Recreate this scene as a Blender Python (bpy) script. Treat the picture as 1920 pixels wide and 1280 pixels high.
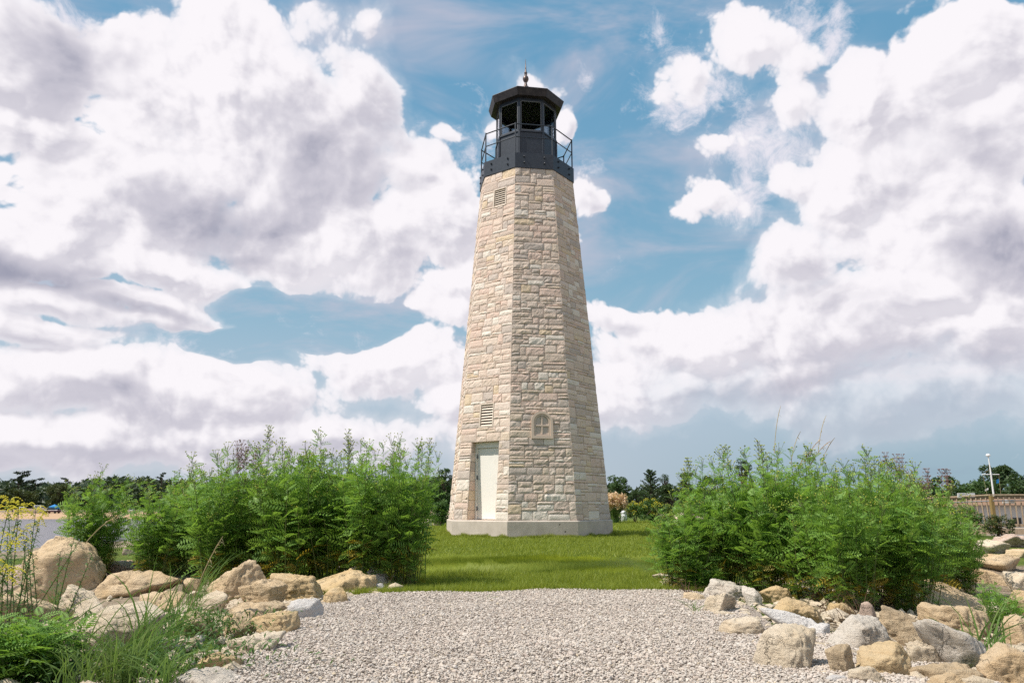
import bpy, bmesh, math, random
import numpy as np
from mathutils import Vector
R=math.radians
C=bpy.context.scene.collection
for o in list(bpy.data.objects): bpy.data.objects.remove(o)
# ---------------------------------------------------------------- camera
F=1430.0; HOR=950.0; PITCH=math.atan((HOR-640)/F); EYE=0.80
FX=F/math.cos(PITCH)      # pixels per unit of sideways slope for things near eye height
cd=bpy.data.cameras.new('camera'); cam=bpy.data.objects.new('camera',cd); C.objects.link(cam)
cd.sensor_width=36; cd.lens=36*F/1920; cd.clip_start=.05; cd.clip_end=6000
cam.location=(0,0,EYE); cam.rotation_euler=(math.pi/2+PITCH,0,0)
bpy.context.scene.camera=cam
def ray(px,py):
    x=(px-960)/F; u=(640-py)/F; c,s=math.cos(PITCH),math.sin(PITCH)
    return Vector((x,c-u*s,s+u*c))
def W(px,py,y):
    r=ray(px,py); return Vector((0,0,EYE))+r*(y/r.y)
# ---------------------------------------------------------------- node helper
class X:
    """tiny expression wrapper for shader maths"""
    nt=None
    def __init__(s,sock): s.s=sock
    @staticmethod
    def m(op,*a,clamp=False):
        n=X.nt.nodes.new('ShaderNodeMath'); n.operation=op; n.use_clamp=clamp
        for i,v in enumerate(a):
            if isinstance(v,X): X.nt.links.new(v.s,n.inputs[i])
            else: n.inputs[i].default_value=v
        return X(n.outputs[0])
    def __add__(a,b): return X.m('ADD',a,b)
    __radd__=__add__
    def __sub__(a,b): return X.m('SUBTRACT',a,b)
    def __rsub__(a,b): return X.m('SUBTRACT',b,a)
    def __mul__(a,b): return X.m('MULTIPLY',a,b)
    __rmul__=__mul__
    def __truediv__(a,b): return X.m('DIVIDE',a,b)
    def max(a,b): return X.m('MAXIMUM',a,b)
    def min(a,b): return X.m('MINIMUM',a,b)
    def clamp(a): return X.m('ADD',a,0.0,clamp=True)
def smooth(x,a,b,lo=0.0,hi=1.0):
    n=X.nt.nodes.new('ShaderNodeMapRange'); n.interpolation_type='SMOOTHSTEP'
    X.nt.links.new(x.s,n.inputs[0])
    for i,v in zip((1,2,3,4),(a,b,lo,hi)): n.inputs[i].default_value=v
    return X(n.outputs[0])
def mixc(f,a,b,mode='MIX'):
    n=X.nt.nodes.new('ShaderNodeMix'); n.data_type='RGBA'; n.blend_type=mode
    if isinstance(f,X): X.nt.links.new(f.s,n.inputs[0])
    else: n.inputs[0].default_value=f
    for i,v in ((6,a),(7,b)):
        if isinstance(v,X): X.nt.links.new(v.s,n.inputs[i])
        else: n.inputs[i].default_value=(*v,1)
    return X(n.outputs[2])
def vmath(op,a,b=None,scale=None):
    n=X.nt.nodes.new('ShaderNodeVectorMath'); n.operation=op
    for i,v in ((0,a),(1,b)):
        if v is None: continue
        if isinstance(v,X): X.nt.links.new(v.s,n.inputs[i])
        else: n.inputs[i].default_value=v
    if scale is not None: n.inputs['Scale'].default_value=scale
    return X(n.outputs[0])
def noise(vec,scale,detail=4,rough=.5,dist=0.0,color=False,lac=2.0):
    n=X.nt.nodes.new('ShaderNodeTexNoise')
    if vec is not None: X.nt.links.new(vec.s,n.inputs['Vector'])
    n.inputs['Scale'].default_value=scale; n.inputs['Detail'].default_value=detail
    n.inputs['Roughness'].default_value=rough; n.inputs['Distortion'].default_value=dist; n.inputs['Lacunarity'].default_value=lac
    return X(n.outputs['Color' if color else 'Fac'])
def srgb(r,g,b):
    f=lambda c:(c/255/12.92 if c/255<=.04045 else ((c/255+.055)/1.055)**2.4)
    return (f(r),f(g),f(b))
# ---------------------------------------------------------------- exposure, sun, sky
EXPO=0.45
vs=bpy.context.scene.view_settings
vs.view_transform='Standard'; vs.look='None'; vs.gamma=1; vs.exposure=EXPO; vs.use_curve_mapping=False
SUN_EL=R(56); SUN_AZ=R(-108)      # azimuth measured from +Y towards +X
sd=Vector((math.sin(SUN_AZ)*math.cos(SUN_EL),math.cos(SUN_AZ)*math.cos(SUN_EL),math.sin(SUN_EL)))
sl=bpy.data.lights.new('sun','SUN'); sl.energy=4.4; sl.angle=R(.5); sl.color=(1,.94,.85)
so=bpy.data.objects.new('sun',sl); C.objects.link(so); so.rotation_euler=(-sd).to_track_quat('-Z','Y').to_euler()
bpy.context.scene.cycles.use_denoising=False
world=bpy.data.worlds.new('World'); bpy.context.scene.world=world; world.use_nodes=True
def build_world():
    nt=world.node_tree; nt.nodes.clear(); X.nt=nt
    tc=nt.nodes.new('ShaderNodeTexCoord'); D=X(tc.outputs['Generated'])
    sky=nt.nodes.new('ShaderNodeTexSky'); sky.sky_type='NISHITA'; sky.sun_disc=False
    sky.sun_elevation=SUN_EL; sky.sun_rotation=SUN_AZ%(2*math.pi); sky.ozone_density=1.6; sky.air_density=1.0; sky.dust_density=.6
    def aeof(px,py):
        r=ray(px,py).normalized(); return math.atan2(r.x,r.y),math.asin(r.z)
    K=2**(-EXPO)
    # a blob = (px,py,rx,ry[,tilt]) of the photo's sky turned into azimuth / elevation
    def blobs(az,el,L,small=False):
        acc=None
        for b in L:
            a,e=aeof(b[0],b[1]); a2,_=aeof(b[0]+b[2],b[1]); _,e2=aeof(b[0],b[1]-b[3])
            ra=abs(a2-a); re=abs(e2-e); th=R(b[4]) if len(b)>4 else 0; g=b[5] if len(b)>5 else 1
            dx=az-a; dy=el-e; c,s=math.cos(th),math.sin(th)
            u=(dx*(c/ra)+dy*(s/ra)); v=(dy*(c/re)-dx*(s/re))
            g=g*min(1,max(.42,math.sqrt(b[2]*b[3])/120)) if small else g
            m=(1.0-X.m('SQRT',u*u+v*v))*g
            acc=m if acc is None else X.m('SMOOTH_MAX',acc,m,.12)
        return acc
    CL=[(420,160,330,210),(230,330,330,230),(560,300,250,260),(90,210,130,120),(640,470,300,130),(60,470,240,130),(330,500,220,90),(690,200,95,120),(715,60,45,70,0,.8),(790,330,110,70),
        (850,262,58,34),(870,550,130,80),(40,110,200,170),(90,580,230,60),(20,200,130,110),(240,560,200,50),(1310,378,110,60,0,.62),(1385,430,60,55,0,.6),(1290,110,120,70,25,.55),(1430,60,150,80,-20,.55),(1480,190,80,120,0,.55),(1380,245,150,50,0,.55),(760,640,130,60),(10,120,120,120),(845,420,130,150),(500,527,110,22,0,.9),
        (1800,120,230,260),(1660,190,135,150),(1590,360,190,150),(1760,400,380,220),(1490,470,120,130),(1480,330,80,70),(1740,560,420,130),(1880,260,200,200),(1850,620,300,150),
        (1300,650,290,105),(1560,640,360,150),(1250,720,340,110),(1700,750,360,110),(1150,590,130,45),
        (1022,165,66,50),(1062,220,36,52),(925,235,22,22),(1110,365,42,40),(1085,440,36,60),
        (130,730,380,100),(420,740,360,100),(760,680,220,110),(860,590,120,70),(60,840,560,80),(600,810,460,90),(250,600,190,30,0,.9),(60,640,200,60),(930,760,300,90),(1000,560,110,60)]
    WISP=[(1370,110,250,170),(1400,250,190,90),(1330,385,160,80),(1480,60,120,120),(1240,60,50,90),(1590,50,60,70),(1106,130,34,70),(90,25,200,80),(560,600,230,50,0,.7),(420,660,160,30,0,.7),(960,400,200,160,0,.35)]
    HOLE=[(600,590,170,44,-4),(430,645,80,28)]
    DARK=[(420,395,260,85,-8,1),(610,330,190,130,0,.7),(280,330,110,70,0,.7),(110,545,280,55,-8,1.0),(470,470,150,40,0,.8),(760,500,130,50,0,.5),(100,60,170,100,0,.75),
          (1880,480,150,110,0,1.25),(1740,330,190,70,20,.55),(1640,560,160,40,0,.4),(1850,300,100,90,0,.6),(100,640,150,25,0,.6),(220,740,90,20,0,.4),(1700,700,200,26,0,.3),(1350,730,220,24,0,.35),(1480,560,110,25,0,.25)]
    grp=bpy.data.node_groups.new('cloud_field','ShaderNodeTree')
    grp.interface.new_socket('V',in_out='INPUT',socket_type='NodeSocketVector')
    for nm,ty in (('b','NodeSocketFloat'),('az','NodeSocketFloat'),('el','NodeSocketFloat'),('W','NodeSocketVector')): grp.interface.new_socket(nm,in_out='OUTPUT',socket_type=ty)
    gi=grp.nodes.new('NodeGroupInput'); go=grp.nodes.new('NodeGroupOutput'); X.nt=grp; Dg=X(gi.outputs[0])
    warp=noise(Dg,4.0,2,.55,color=True)
    Dw=vmath('ADD',Dg,vmath('SCALE',vmath('SUBTRACT',warp,(.5,.5,.5)),scale=.09))
    w2=noise(Dg,17.0,2,.6,color=True)
    Dw=vmath('ADD',Dw,vmath('SCALE',vmath('SUBTRACT',w2,(.5,.5,.5)),scale=.02))
    sw=grp.nodes.new('ShaderNodeSeparateXYZ'); grp.links.new(Dw.s,sw.inputs[0])
    xw,yw,zw=(X(sw.outputs[i]) for i in range(3))
    az=X.m('ARCTAN2',xw,yw); el=X.m('ARCSINE',zw)
    gen=smooth(X.m('ABSOLUTE',az),.75,1.0).max(smooth(el,.72,.9))
    b=blobs(az,el,CL,True).max(-1.0); hole=blobs(az,el,HOLE).max(-.25)
    b=b-(hole+.25)*1.15
    b=b*(1.0-gen)+(noise(Dg,1.6,2,.5)-.47)*2.5*gen
    for i,q in enumerate((b,az,el,Dw)): grp.links.new(q.s,go.inputs[i])
    X.nt=nt
    def dens(D,fine=True):
        g=nt.nodes.new('ShaderNodeGroup'); g.node_tree=grp; nt.links.new(D.s,g.inputs[0]); b,az,el,Dw=(X(g.outputs[i]) for i in range(4))
        vo=nt.nodes.new('ShaderNodeTexVoronoi'); nt.links.new(Dw.s,vo.inputs['Vector'])
        vo.inputs['Scale'].default_value=9; vo.inputs['Detail'].default_value=4 if fine else 3; vo.inputs['Roughness'].default_value=.55; vo.inputs['Lacunarity'].default_value=2.1
        puff=.40-X(vo.outputs['Distance'])
        n1=noise(D,4.5,9,.60)
        return b,(n1-.5)*2.6+puff*1.9,az,el
    sp=nt.nodes.new('ShaderNodeSeparateXYZ'); nt.links.new(D.s,sp.inputs[0]); tel=X.m('ARCSINE',X(sp.outputs[2])); taz=X.m('ARCTAN2',X(sp.outputs[0]),X(sp.outputs[1]))
    b,fb,az,el=dens(D)
    d=b*1.15+fb*.33+.20
    b2,fb2,*_=dens(vmath('ADD',D,(-.009,-.002,.011)),False)
    d2=b2*1.15+fb2*.33+.20
    sm=smooth(noise(D,2.3,3,.5),.45,.60)*.5; sm=sm.max(smooth(tel,.28,.08)*.6)
    alpha=smooth(d,-.02,.10)*(1.0-sm)+smooth(d,-.32,.30)*sm
    wb=blobs(az,el,WISP).max(-.6)
    wn=noise(vmath('ADD',D,vmath('SCALE',noise(D,6,3,.6,color=True),scale=.12)),8.5,9,.70)
    wd=wb*.85+(wn-.5)*5.0+fb*.25
    walpha=smooth(wd,-.05,1.0)*.92
    veil=smooth(noise(vmath('MULTIPLY',D,(1,1,3.2)),3.2,5,.62,.6),.40,.72)*.70
    low=smooth(tel,.30,.03)
    veil=veil.max(low*.55)
    relief=(d-d2)*2.4+.5
    dark=blobs(az,el,DARK).max(-.4)
    dk=smooth(dark+fb*.22,-.45,.75)
    inside=smooth(d,.02,.35)
    soft=noise(D,3.3,4,.62,.3); soft2=noise(vmath('MULTIPLY',D,(1,1,1.8)),9,6,.62,.3)
    lum=1.0-dk*.29+(relief.clamp()-.62)*.24*smooth(d,-.25,.05)-(smooth(soft,.38,.66)*.09+smooth(soft2,.4,.68)*.08)*inside
    lowdark=smooth(tel,.17,.0)
    lum=lum-lowdark*.08
    c_lo=tuple(K*q for q in srgb(150,152,172)); c_mid=tuple(K*q for q in srgb(206,203,214)); c_hi=tuple(K*q for q in srgb(251,247,251))
    cc=mixc(smooth(lum,.42,.76),c_lo,c_mid); cc=mixc(smooth(lum,.70,.98),cc,c_hi)
    skyc=vmath('MULTIPLY',X(sky.outputs[0]),(.098*.95,.098*1.02,.098*.92))
    tint=mixc(smooth(tel,.05,.6),tuple(K*q for q in srgb(152,190,208)),tuple(K*q for q in srgb(108,166,202)))
    skyc=mixc(.78,skyc,tint)
    vcol=mixc(smooth(taz,-.1,.5)*smooth(tel,.16,.02),tuple(K*q for q in srgb(205,200,214)),tuple(K*q for q in srgb(140,160,182)))
    base=mixc(veil,skyc,vcol)
    wcol=tuple(K*q for q in srgb(238,234,243))
    base=mixc(walpha,base,wcol)
    lr=smooth(az,.02,.35)*smooth(el+fb*.03,.15,.06)
    alpha=alpha*(1.0-lr*.62)
    col=mixc(alpha,base,cc)
    el=tel
    # nothing but dim haze under the horizon
    col=mixc(smooth(el,.0,-.06),col,(.16,.16,.15))
    bg=nt.nodes.new('ShaderNodeBackground'); bg.inputs[1].default_value=1.0; nt.links.new(col.s,bg.inputs[0])
    out=nt.nodes.new('ShaderNodeOutputWorld'); nt.links.new(bg.outputs[0],out.inputs[0])
    world.cycles.sampling_method='MANUAL'; world.cycles.sample_map_resolution=512
build_world()
# ---------------------------------------------------------------- materials
def mat(name,fn,rough=.8,spec=.3,metal=0,trans=0,alpha=None):
    m=bpy.data.materials.new(name); m.use_nodes=True; nt=m.node_tree; X.nt=nt
    p=nt.nodes['Principled BSDF']; p.inputs['Roughness'].default_value=rough
    p.inputs['Specular IOR Level'].default_value=spec; p.inputs['Metallic'].default_value=metal
    r=fn(nt,p)
    if r is not None:
        if isinstance(r,X): nt.links.new(r.s,p.inputs['Base Color'])
        else: p.inputs['Base Color'].default_value=(*r,1)
    return m
def ocoord(nt): return X(nt.nodes.new('ShaderNodeTexCoord').outputs['Object'])
def wpos(nt): return X(nt.nodes.new('ShaderNodeNewGeometry').outputs['Position'])
def island(nt): return X(nt.nodes.new('ShaderNodeNewGeometry').outputs['Random Per Island'])
def orand(nt): return X(nt.nodes.new('ShaderNodeObjectInfo').outputs['Random'])
def bump(nt,p,h,strength=.5,dist=.02):
    b=nt.nodes.new('ShaderNodeBump'); b.inputs['Strength'].default_value=strength; b.inputs['Distance'].default_value=dist
    nt.links.new(h.s,b.inputs['Height']); nt.links.new(b.outputs[0],p.inputs['Normal'])
def ramp(x,stops,interp='LINEAR'):
    n=X.nt.nodes.new('ShaderNodeValToRGB'); cr=n.color_ramp; cr.interpolation=interp
    while len(cr.elements)>1: cr.elements.remove(cr.elements[-1])
    cr.elements[0].position=stops[0][0]; cr.elements[0].color=(*stops[0][1],1)
    for q,c in stops[1:]:
        e=cr.elements.new(q); e.color=(*c,1)
    X.nt.links.new(x.s,n.inputs[0]); return X(n.outputs[0])
def f_ashlar(nt,p):
    c=ocoord(nt); r=island(nt)
    col=ramp(r,[(0,(.61,.475,.38)),(.14,(.71,.57,.47)),(.3,(.55,.43,.355)),(.4,(.69,.53,.43)),(.52,(.66,.52,.40)),(.6,(.75,.66,.57)),(.72,(.50,.415,.36)),(.8,(.67,.49,.40)),(.92,(.68,.52,.35)),(.95,(.70,.565,.48))],'CONSTANT')
    off=X.nt.nodes.new('ShaderNodeCombineXYZ'); X.nt.links.new((r*40).s,off.inputs[0]); v=vmath('ADD',c,X(off.outputs[0]))
    n=noise(v,9,6,.65); col=mixc(smooth(n,.3,.75)*.38,col,(.74,.645,.56)); 
    n2=noise(v,38,5,.7); col=mixc(smooth(n2,.54,.74)*.38,col,(.36,.28,.22))
    n3=noise(v,3,3,.5); col=mixc(smooth(n3,.58,.75)*.30,col,(.62,.46,.30))
    st=noise(vmath('MULTIPLY',c,(4,4,.35)),1.6,6,.65); col=mixc(smooth(st,.5,.72)*.22,col,(.40,.33,.27))
    bump(nt,p,noise(v,30,8,.75)+noise(v,90,3,.6)*.4,.6,.03); return col
M={}
M['ashlar']=mat('ashlar_limestone',f_ashlar,.9,.2)
M['mortar']=mat('mortar',lambda nt,p:mixc(noise(ocoord(nt),20,4),(.36,.29,.24),(.26,.21,.175)),.95,.1)
def f_conc(nt,p):
    c=ocoord(nt); a=mixc(smooth(noise(c,3,6,.6),.3,.7),(.55,.475,.405),(.44,.38,.32))
    st=noise(vmath('MULTIPLY',c,(5,5,1.2)),2.5,4,.6); a=mixc(smooth(st,.5,.75)*.4,a,(.54,.48,.42))
    v=nt.nodes.new('ShaderNodeTexVoronoi'); nt.links.new(c.s,v.inputs['Vector']); v.inputs['Scale'].default_value=3.2
    pit=smooth(X(v.outputs['Distance']),.10,.06); a=mixc(pit*.75,a,(.08,.07,.06))
    fine=noise(c,60,4,.7); a=mixc(smooth(fine,.55,.8)*.3,a,(.2,.18,.16))
    bump(nt,p,fine-pit*2,.4,.01); return a
M['concrete']=mat('concrete',f_conc,.9,.2)
def f_steel(nt,p):
    c=ocoord(nt); n=noise(c,14,6,.7); 
    bump(nt,p,noise(c,60,3,.6),.15,.005); return mixc(smooth(n,.4,.75)*.8,(.018,.024,.036),(.038,.046,.062))
M['steel']=mat('painted_dark_steel',f_steel,.42,.5)
M['steel_edge']=mat('worn_steel_edge',lambda nt,p:mixc(noise(ocoord(nt),30,4),(.10,.105,.115),(.2,.2,.21)),.4,.5,.3)
M['roofmetal']=mat('roof_sheet',lambda nt,p:mixc(smooth(noise(ocoord(nt),7,6,.7),.35,.7),(.022,.018,.02),(.055,.045,.045)),.5,.4,.2)
M['bronze']=mat('finial_metal',lambda nt,p:mixc(noise(ocoord(nt),20,3),(.10,.07,.06),(.16,.12,.11)),.45,.5,.5)
M['doorpaint']=mat('cream_door_paint',lambda nt,p:mixc(smooth(noise(ocoord(nt),4,6,.7),.5,.75)*.3,(.78,.74,.68),(.62,.57,.50)),.5,.4)
M['frametan']=mat('tan_window_paint',lambda nt,p:mixc(noise(ocoord(nt),10,4),(.54,.42,.33),(.61,.49,.39)),.6,.3)
M['panetan']=mat('boarded_pane',lambda nt,p:mixc(noise(ocoord(nt),10,4),(.46,.39,.33),(.54,.46,.39)),.7,.2)
M['darkgap']=mat('dark_gap',lambda nt,p:(.02,.018,.016),.9,.1)
M['ventpaint']=mat('vent_paint',lambda nt,p:mixc(noise(ocoord(nt),12,4),(.70,.60,.50),(.60,.50,.41)),.6,.3)
def f_glass(nt,p):
    p.inputs['Transmission Weight'].default_value=1; p.inputs['IOR'].default_value=1.02; p.inputs['Alpha'].default_value=.8
    return (.42,.46,.5)
M['glass']=mat('lantern_glass',f_glass,.03,.5)
M['optic']=mat('lamp_optic',lambda nt,p:(.7,.7,.68),.2,.6)
def f_rock(c1,c2,c3,stain=.3,sc=1.0):
    def f(nt,p):
        c=ocoord(nt); r=orand(nt); off=nt.nodes.new('ShaderNodeCombineXYZ')
        for i in range(3): nt.links.new((r*(37+i*11)).s,off.inputs[i])
        v=vmath('ADD',c,X(off.outputs[0]))
        a=mixc(smooth(noise(v,3.2*sc,6,.62),.34,.68),c1,c2)
        lay=noise(vmath('MULTIPLY',v,(1.4,1.4,9)),3*sc,6,.65,.7); a=mixc(smooth(lay,.52,.7)*.45,a,c3)
        a=mixc(smooth(noise(v,1.8,3,.55),.52,.72)*stain,a,(.50,.29,.10))
        f1=noise(v,26*sc,8,.78); a=mixc(smooth(f1,.54,.72)*.5,a,tuple(q*.42 for q in c1))
        f0=noise(v,70*sc,4,.7); a=mixc(smooth(f0,.5,.8)*.45,a,tuple(min(.75,q*1.3) for q in c1))
        n=nt.nodes.new('ShaderNodeTexVoronoi'); n.feature='DISTANCE_TO_EDGE'; n.inputs['Scale'].default_value=3.1
        nt.links.new(vmath('ADD',v,vmath('SCALE',noise(v,5,5,.65,color=True),scale=.55)).s,n.inputs['Vector'])
        cr=smooth(X(n.outputs['Distance']),.022,.0)*smooth(noise(v,4,2),.46,.62)
        a=mixc(cr*.6,a,tuple(q*.25 for q in c1))
        b=f1*1.0+lay*.8-cr*.6+f0*.3
        bump(nt,p,b,.85,.035)
        return a
    return f
M['rock_tan']=mat('rock_tan',f_rock((.56,.41,.25),(.66,.51,.345),(.43,.29,.165),.35),.9,.2)
M['rock_pale']=mat('rock_pale',f_rock((.60,.49,.355),(.69,.58,.45),(.48,.37,.26),.2),.9,.2)
M['rock_grey']=mat('rock_grey',f_rock((.54,.475,.40),(.64,.575,.50),(.42,.35,.285),.15),.9,.2)
M['rock_yellow']=mat('rock_yellow',f_rock((.56,.40,.21),(.62,.47,.29),(.48,.31,.15),.45),.9,.2)
M['rock_brown']=mat('rock_brown',f_rock((.46,.345,.22),(.56,.44,.30),(.33,.23,.14),.3),.9,.2)
M['rock_pink']=mat('rock_pink',f_rock((.47,.35,.28),(.55,.43,.35),(.36,.25,.2),.2),.9,.2)
M['rock_white']=mat('rock_white',f_rock((.62,.575,.54),(.70,.66,.625),(.48,.43,.40),.05),.85,.25)
def f_gravel(nt,p):
    r=island(nt); c=wpos(nt)
    col=ramp(r,[(0,(.46,.40,.34)),(.2,(.50,.44,.385)),(.4,(.42,.36,.31)),(.5,(.54,.48,.425)),(.66,(.47,.39,.335)),(.8,(.49,.44,.39)),(.92,(.36,.31,.27)),(.95,(.46,.38,.28)),(.97,(.50,.445,.385))],'CONSTANT')
    big=noise(c,1.3,4,.6); col=mixc(smooth(big,.42,.7)*.30,col,(.50,.42,.36))
    return mixc(smooth(noise(c,150,3,.6),.5,.75)*.35,col,(.3,.25,.22))
M['gravel']=mat('crushed_limestone',f_gravel,.9,.2)
def f_gbase(nt,p):
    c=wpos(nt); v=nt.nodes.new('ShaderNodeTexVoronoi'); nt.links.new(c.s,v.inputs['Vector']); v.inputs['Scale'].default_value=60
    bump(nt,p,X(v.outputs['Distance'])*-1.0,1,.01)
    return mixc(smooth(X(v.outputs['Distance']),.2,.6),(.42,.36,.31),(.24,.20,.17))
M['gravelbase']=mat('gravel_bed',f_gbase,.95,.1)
def f_ground(nt,p):
    c=wpos(nt); sp=nt.nodes.new('ShaderNodeSeparateXYZ'); nt.links.new(c.s,sp.inputs[0]); z=X(sp.outputs[2])
    n=noise(c,1.1,6,.6); f=noise(c,40,4,.6)
    g=mixc(smooth(n,.35,.7),(.075,.115,.018),(.125,.15,.03)); g=mixc(smooth(f,.4,.7)*.5,g,(.04,.07,.012))
    soil=mixc(smooth(noise(c,6,6,.7),.4,.65),(.13,.095,.06),(.30,.23,.16)); soil=mixc(smooth(noise(c,60,3,.6),.45,.6)*.6,soil,(.42,.35,.28))
    w=smooth(z,-.022,-.05); bump(nt,p,f+n,.8,.03)
    return mixc(w,g,soil)
M['ground']=mat('ground',f_ground,.95,.1)
def f_water(nt,p):
    c=wpos(nt); v=vmath('MULTIPLY',c,(.35,1,1)); bump(nt,p,noise(v,1.6,6,.65)+noise(v,6,3,.6)*.4,.6,.25)
    return (.10,.095,.105)
M['water']=mat('lake_water',f_water,.22,.5)
M['sand']=mat('sand',lambda nt,p:mixc(noise(wpos(nt),.4,5),(.47,.31,.19),(.40,.27,.17)),.95,.1)
def leafmat(name,c1,c2,c3,trl=.35,vary=True):
    def f(nt,p):
        r=island(nt); o=orand(nt); c=wpos(nt)
        a=mixc(r,c1,c2); a=mixc(smooth(noise(c,2.2,3,.5),.45,.7)*.55,a,c3); a=mixc(o*.22,a,c2)
        sp=nt.nodes['Principled BSDF']; 
        tr=nt.nodes.new('ShaderNodeBsdfTranslucent'); nt.links.new(mixc(.5,a,(c2[0]*1.5,c2[1]*1.5,c2[2]*.7)).s,tr.inputs[0])
        mx=nt.nodes.new('ShaderNodeMixShader'); mx.inputs[0].default_value=trl
        nt.links.new(sp.outputs[0],mx.inputs[1]); nt.links.new(tr.outputs[0],mx.inputs[2])
        nt.links.new(mx.outputs[0],nt.nodes['Material Output'].inputs[0]); return a
    return mat(name,f,.55,.35)
M['tansy']=leafmat('tansy_leaf',(.09,.215,.036),(.24,.385,.07),(.16,.31,.05),.40)
M['tansydry']=leafmat('yellowing_leaf',(.25,.22,.03),(.42,.30,.04),(.16,.07,.02))
M['stemgreen']=leafmat('stem_green',(.07,.11,.03),(.12,.15,.04),(.10,.06,.03),.05)
M['stembrown']=leafmat('stem_brown',(.10,.05,.03),(.16,.10,.06),(.08,.04,.025),.05)
M['flower']=leafmat('tansy_flower',(.42,.40,.03),(.20,.28,.05),(.26,.32,.05),.15)
M['goldenflower']=leafmat('goldenrod_flower',(.62,.50,.02),(.50,.46,.03),(.42,.42,.03),.15)
M['reddish']=leafmat('dry_umbel',(.16,.08,.07),(.22,.13,.11),(.1,.05,.05),.1)
M['lawn']=leafmat('lawn_blade',(.125,.19,.02),(.30,.34,.045),(.28,.31,.05),.4)
M['reed']=leafmat('reed_blade',(.09,.19,.035),(.16,.26,.07),(.22,.26,.07),.35)
M['straw']=leafmat('straw',(.36,.30,.17),(.46,.38,.22),(.3,.22,.12),.3)
M['weed']=leafmat('weed_leaf',(.05,.12,.03),(.09,.17,.04),(.12,.15,.03),.3)
M['treedark']=leafmat('tree_dark',(.026,.058,.018),(.052,.092,.026),(.062,.096,.024),.25)
M['treemid']=leafmat('tree_mid',(.035,.08,.018),(.065,.12,.03),(.05,.09,.02),.2)
M['treeolive']=leafmat('tree_olive',(.05,.075,.018),(.08,.10,.025),(.035,.06,.016),.2)
M['pineneedle']=leafmat('pine_needle',(.012,.03,.014),(.025,.05,.02),(.04,.05,.02),.1)
M['forest']=leafmat('forest',(.035,.062,.028),(.06,.088,.035),(.045,.068,.036),.2)
M['plume']=leafmat('pink_plume',(.60,.44,.28),(.68,.52,.36),(.50,.28,.20),.3)
M['bark']=mat('bark',lambda nt,p:mixc(noise(ocoord(nt),8,5),(.07,.05,.035),(.14,.11,.08)),.9,.1)
def f_wood(nt,p):
    c=ocoord(nt); n=noise(vmath('MULTIPLY',c,(12,12,1.5)),2.5,5,.6); return mixc(smooth(n,.3,.7),(.40,.31,.22),(.27,.20,.14))
M['wood']=mat('weathered_wood',f_wood,.85,.2)
M['woodpost']=mat('post_wood',lambda nt,p:mixc(noise(ocoord(nt),6,5),(.30,.21,.08),(.2,.14,.06)),.85,.2)
M['white']=mat('white_paint',lambda nt,p:mixc(noise(ocoord(nt),4,4),(.74,.74,.73),(.64,.64,.63)),.5,.4)
M['blackmark']=mat('sign_lettering',lambda nt,p:(.03,.04,.10),.6,.2)
M['bluecloth']=mat('blue_cloth',lambda nt,p:mixc(noise(ocoord(nt),3,3),(.02,.16,.40),(.03,.22,.5)),.7,.2)
M['carpaint']=mat('dark_red_car_paint',lambda nt,p:mixc(noise(ocoord(nt),2,2),(.05,.012,.02),(.07,.02,.03)),.25,.5)
M['rubber']=mat('rubber',lambda nt,p:(.02,.02,.02),.8,.2)
M['window']=mat('dark_window',lambda nt,p:(.02,.025,.03),.1,.6)
M['shingle']=mat('brown_shingle',lambda nt,p:mixc(noise(ocoord(nt),5,5),(.20,.12,.08),(.28,.18,.12)),.9,.1)
M['siding']=mat('white_siding',lambda nt,p:mixc(noise(ocoord(nt),3,4),(.60,.58,.56),(.5,.48,.46)),.7,.2)
# ---------------------------------------------------------------- mesh helpers
def tag(o,label=None,cat=None,group=None,kind=None):
    if label: o['label']=label
    if cat: o['category']=cat
    if group: o['group']=group
    if kind: o['kind']=kind
    return o
def link(o,parent=None):
    C.objects.link(o)
    if parent: o.parent=parent
    return o
def empty(name,loc,rz=0):
    o=bpy.data.objects.new(name,None); o.empty_display_size=.2; C.objects.link(o); o.location=loc; o.rotation_euler=(0,0,rz); return o
def mesh_np(name,V,Fs,m,parent=None,smooth_=False,loc=None):
    """V (n,3); Fs list of (k,3)/(k,4) int arrays"""
    me=bpy.data.meshes.new(name); V=np.asarray(V,dtype=np.float32)
    Fs=[np.asarray(f,dtype=np.int32) for f in Fs if len(f)]
    me.vertices.add(len(V)); me.vertices.foreach_set('co',V.ravel())
    nl=sum(f.size for f in Fs); nf=sum(len(f) for f in Fs)
    me.loops.add(nl); me.loops.foreach_set('vertex_index',np.concatenate([f.ravel() for f in Fs]))
    tot=np.concatenate([np.full(len(f),f.shape[1],np.int32) for f in Fs]); st=np.concatenate([[0],np.cumsum(tot)[:-1]]).astype(np.int32)
    me.polygons.add(nf); me.polygons.foreach_set('loop_start',st); me.polygons.foreach_set('loop_total',tot)
    me.polygons.foreach_set('use_smooth',np.full(nf,bool(smooth_)))
    me.update(calc_edges=True); me.validate(clean_customdata=False)
    me.materials.append(M[m]); o=bpy.data.objects.new(name,me); link(o,parent)
    if loc is not None: o.location=loc
    return o
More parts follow.
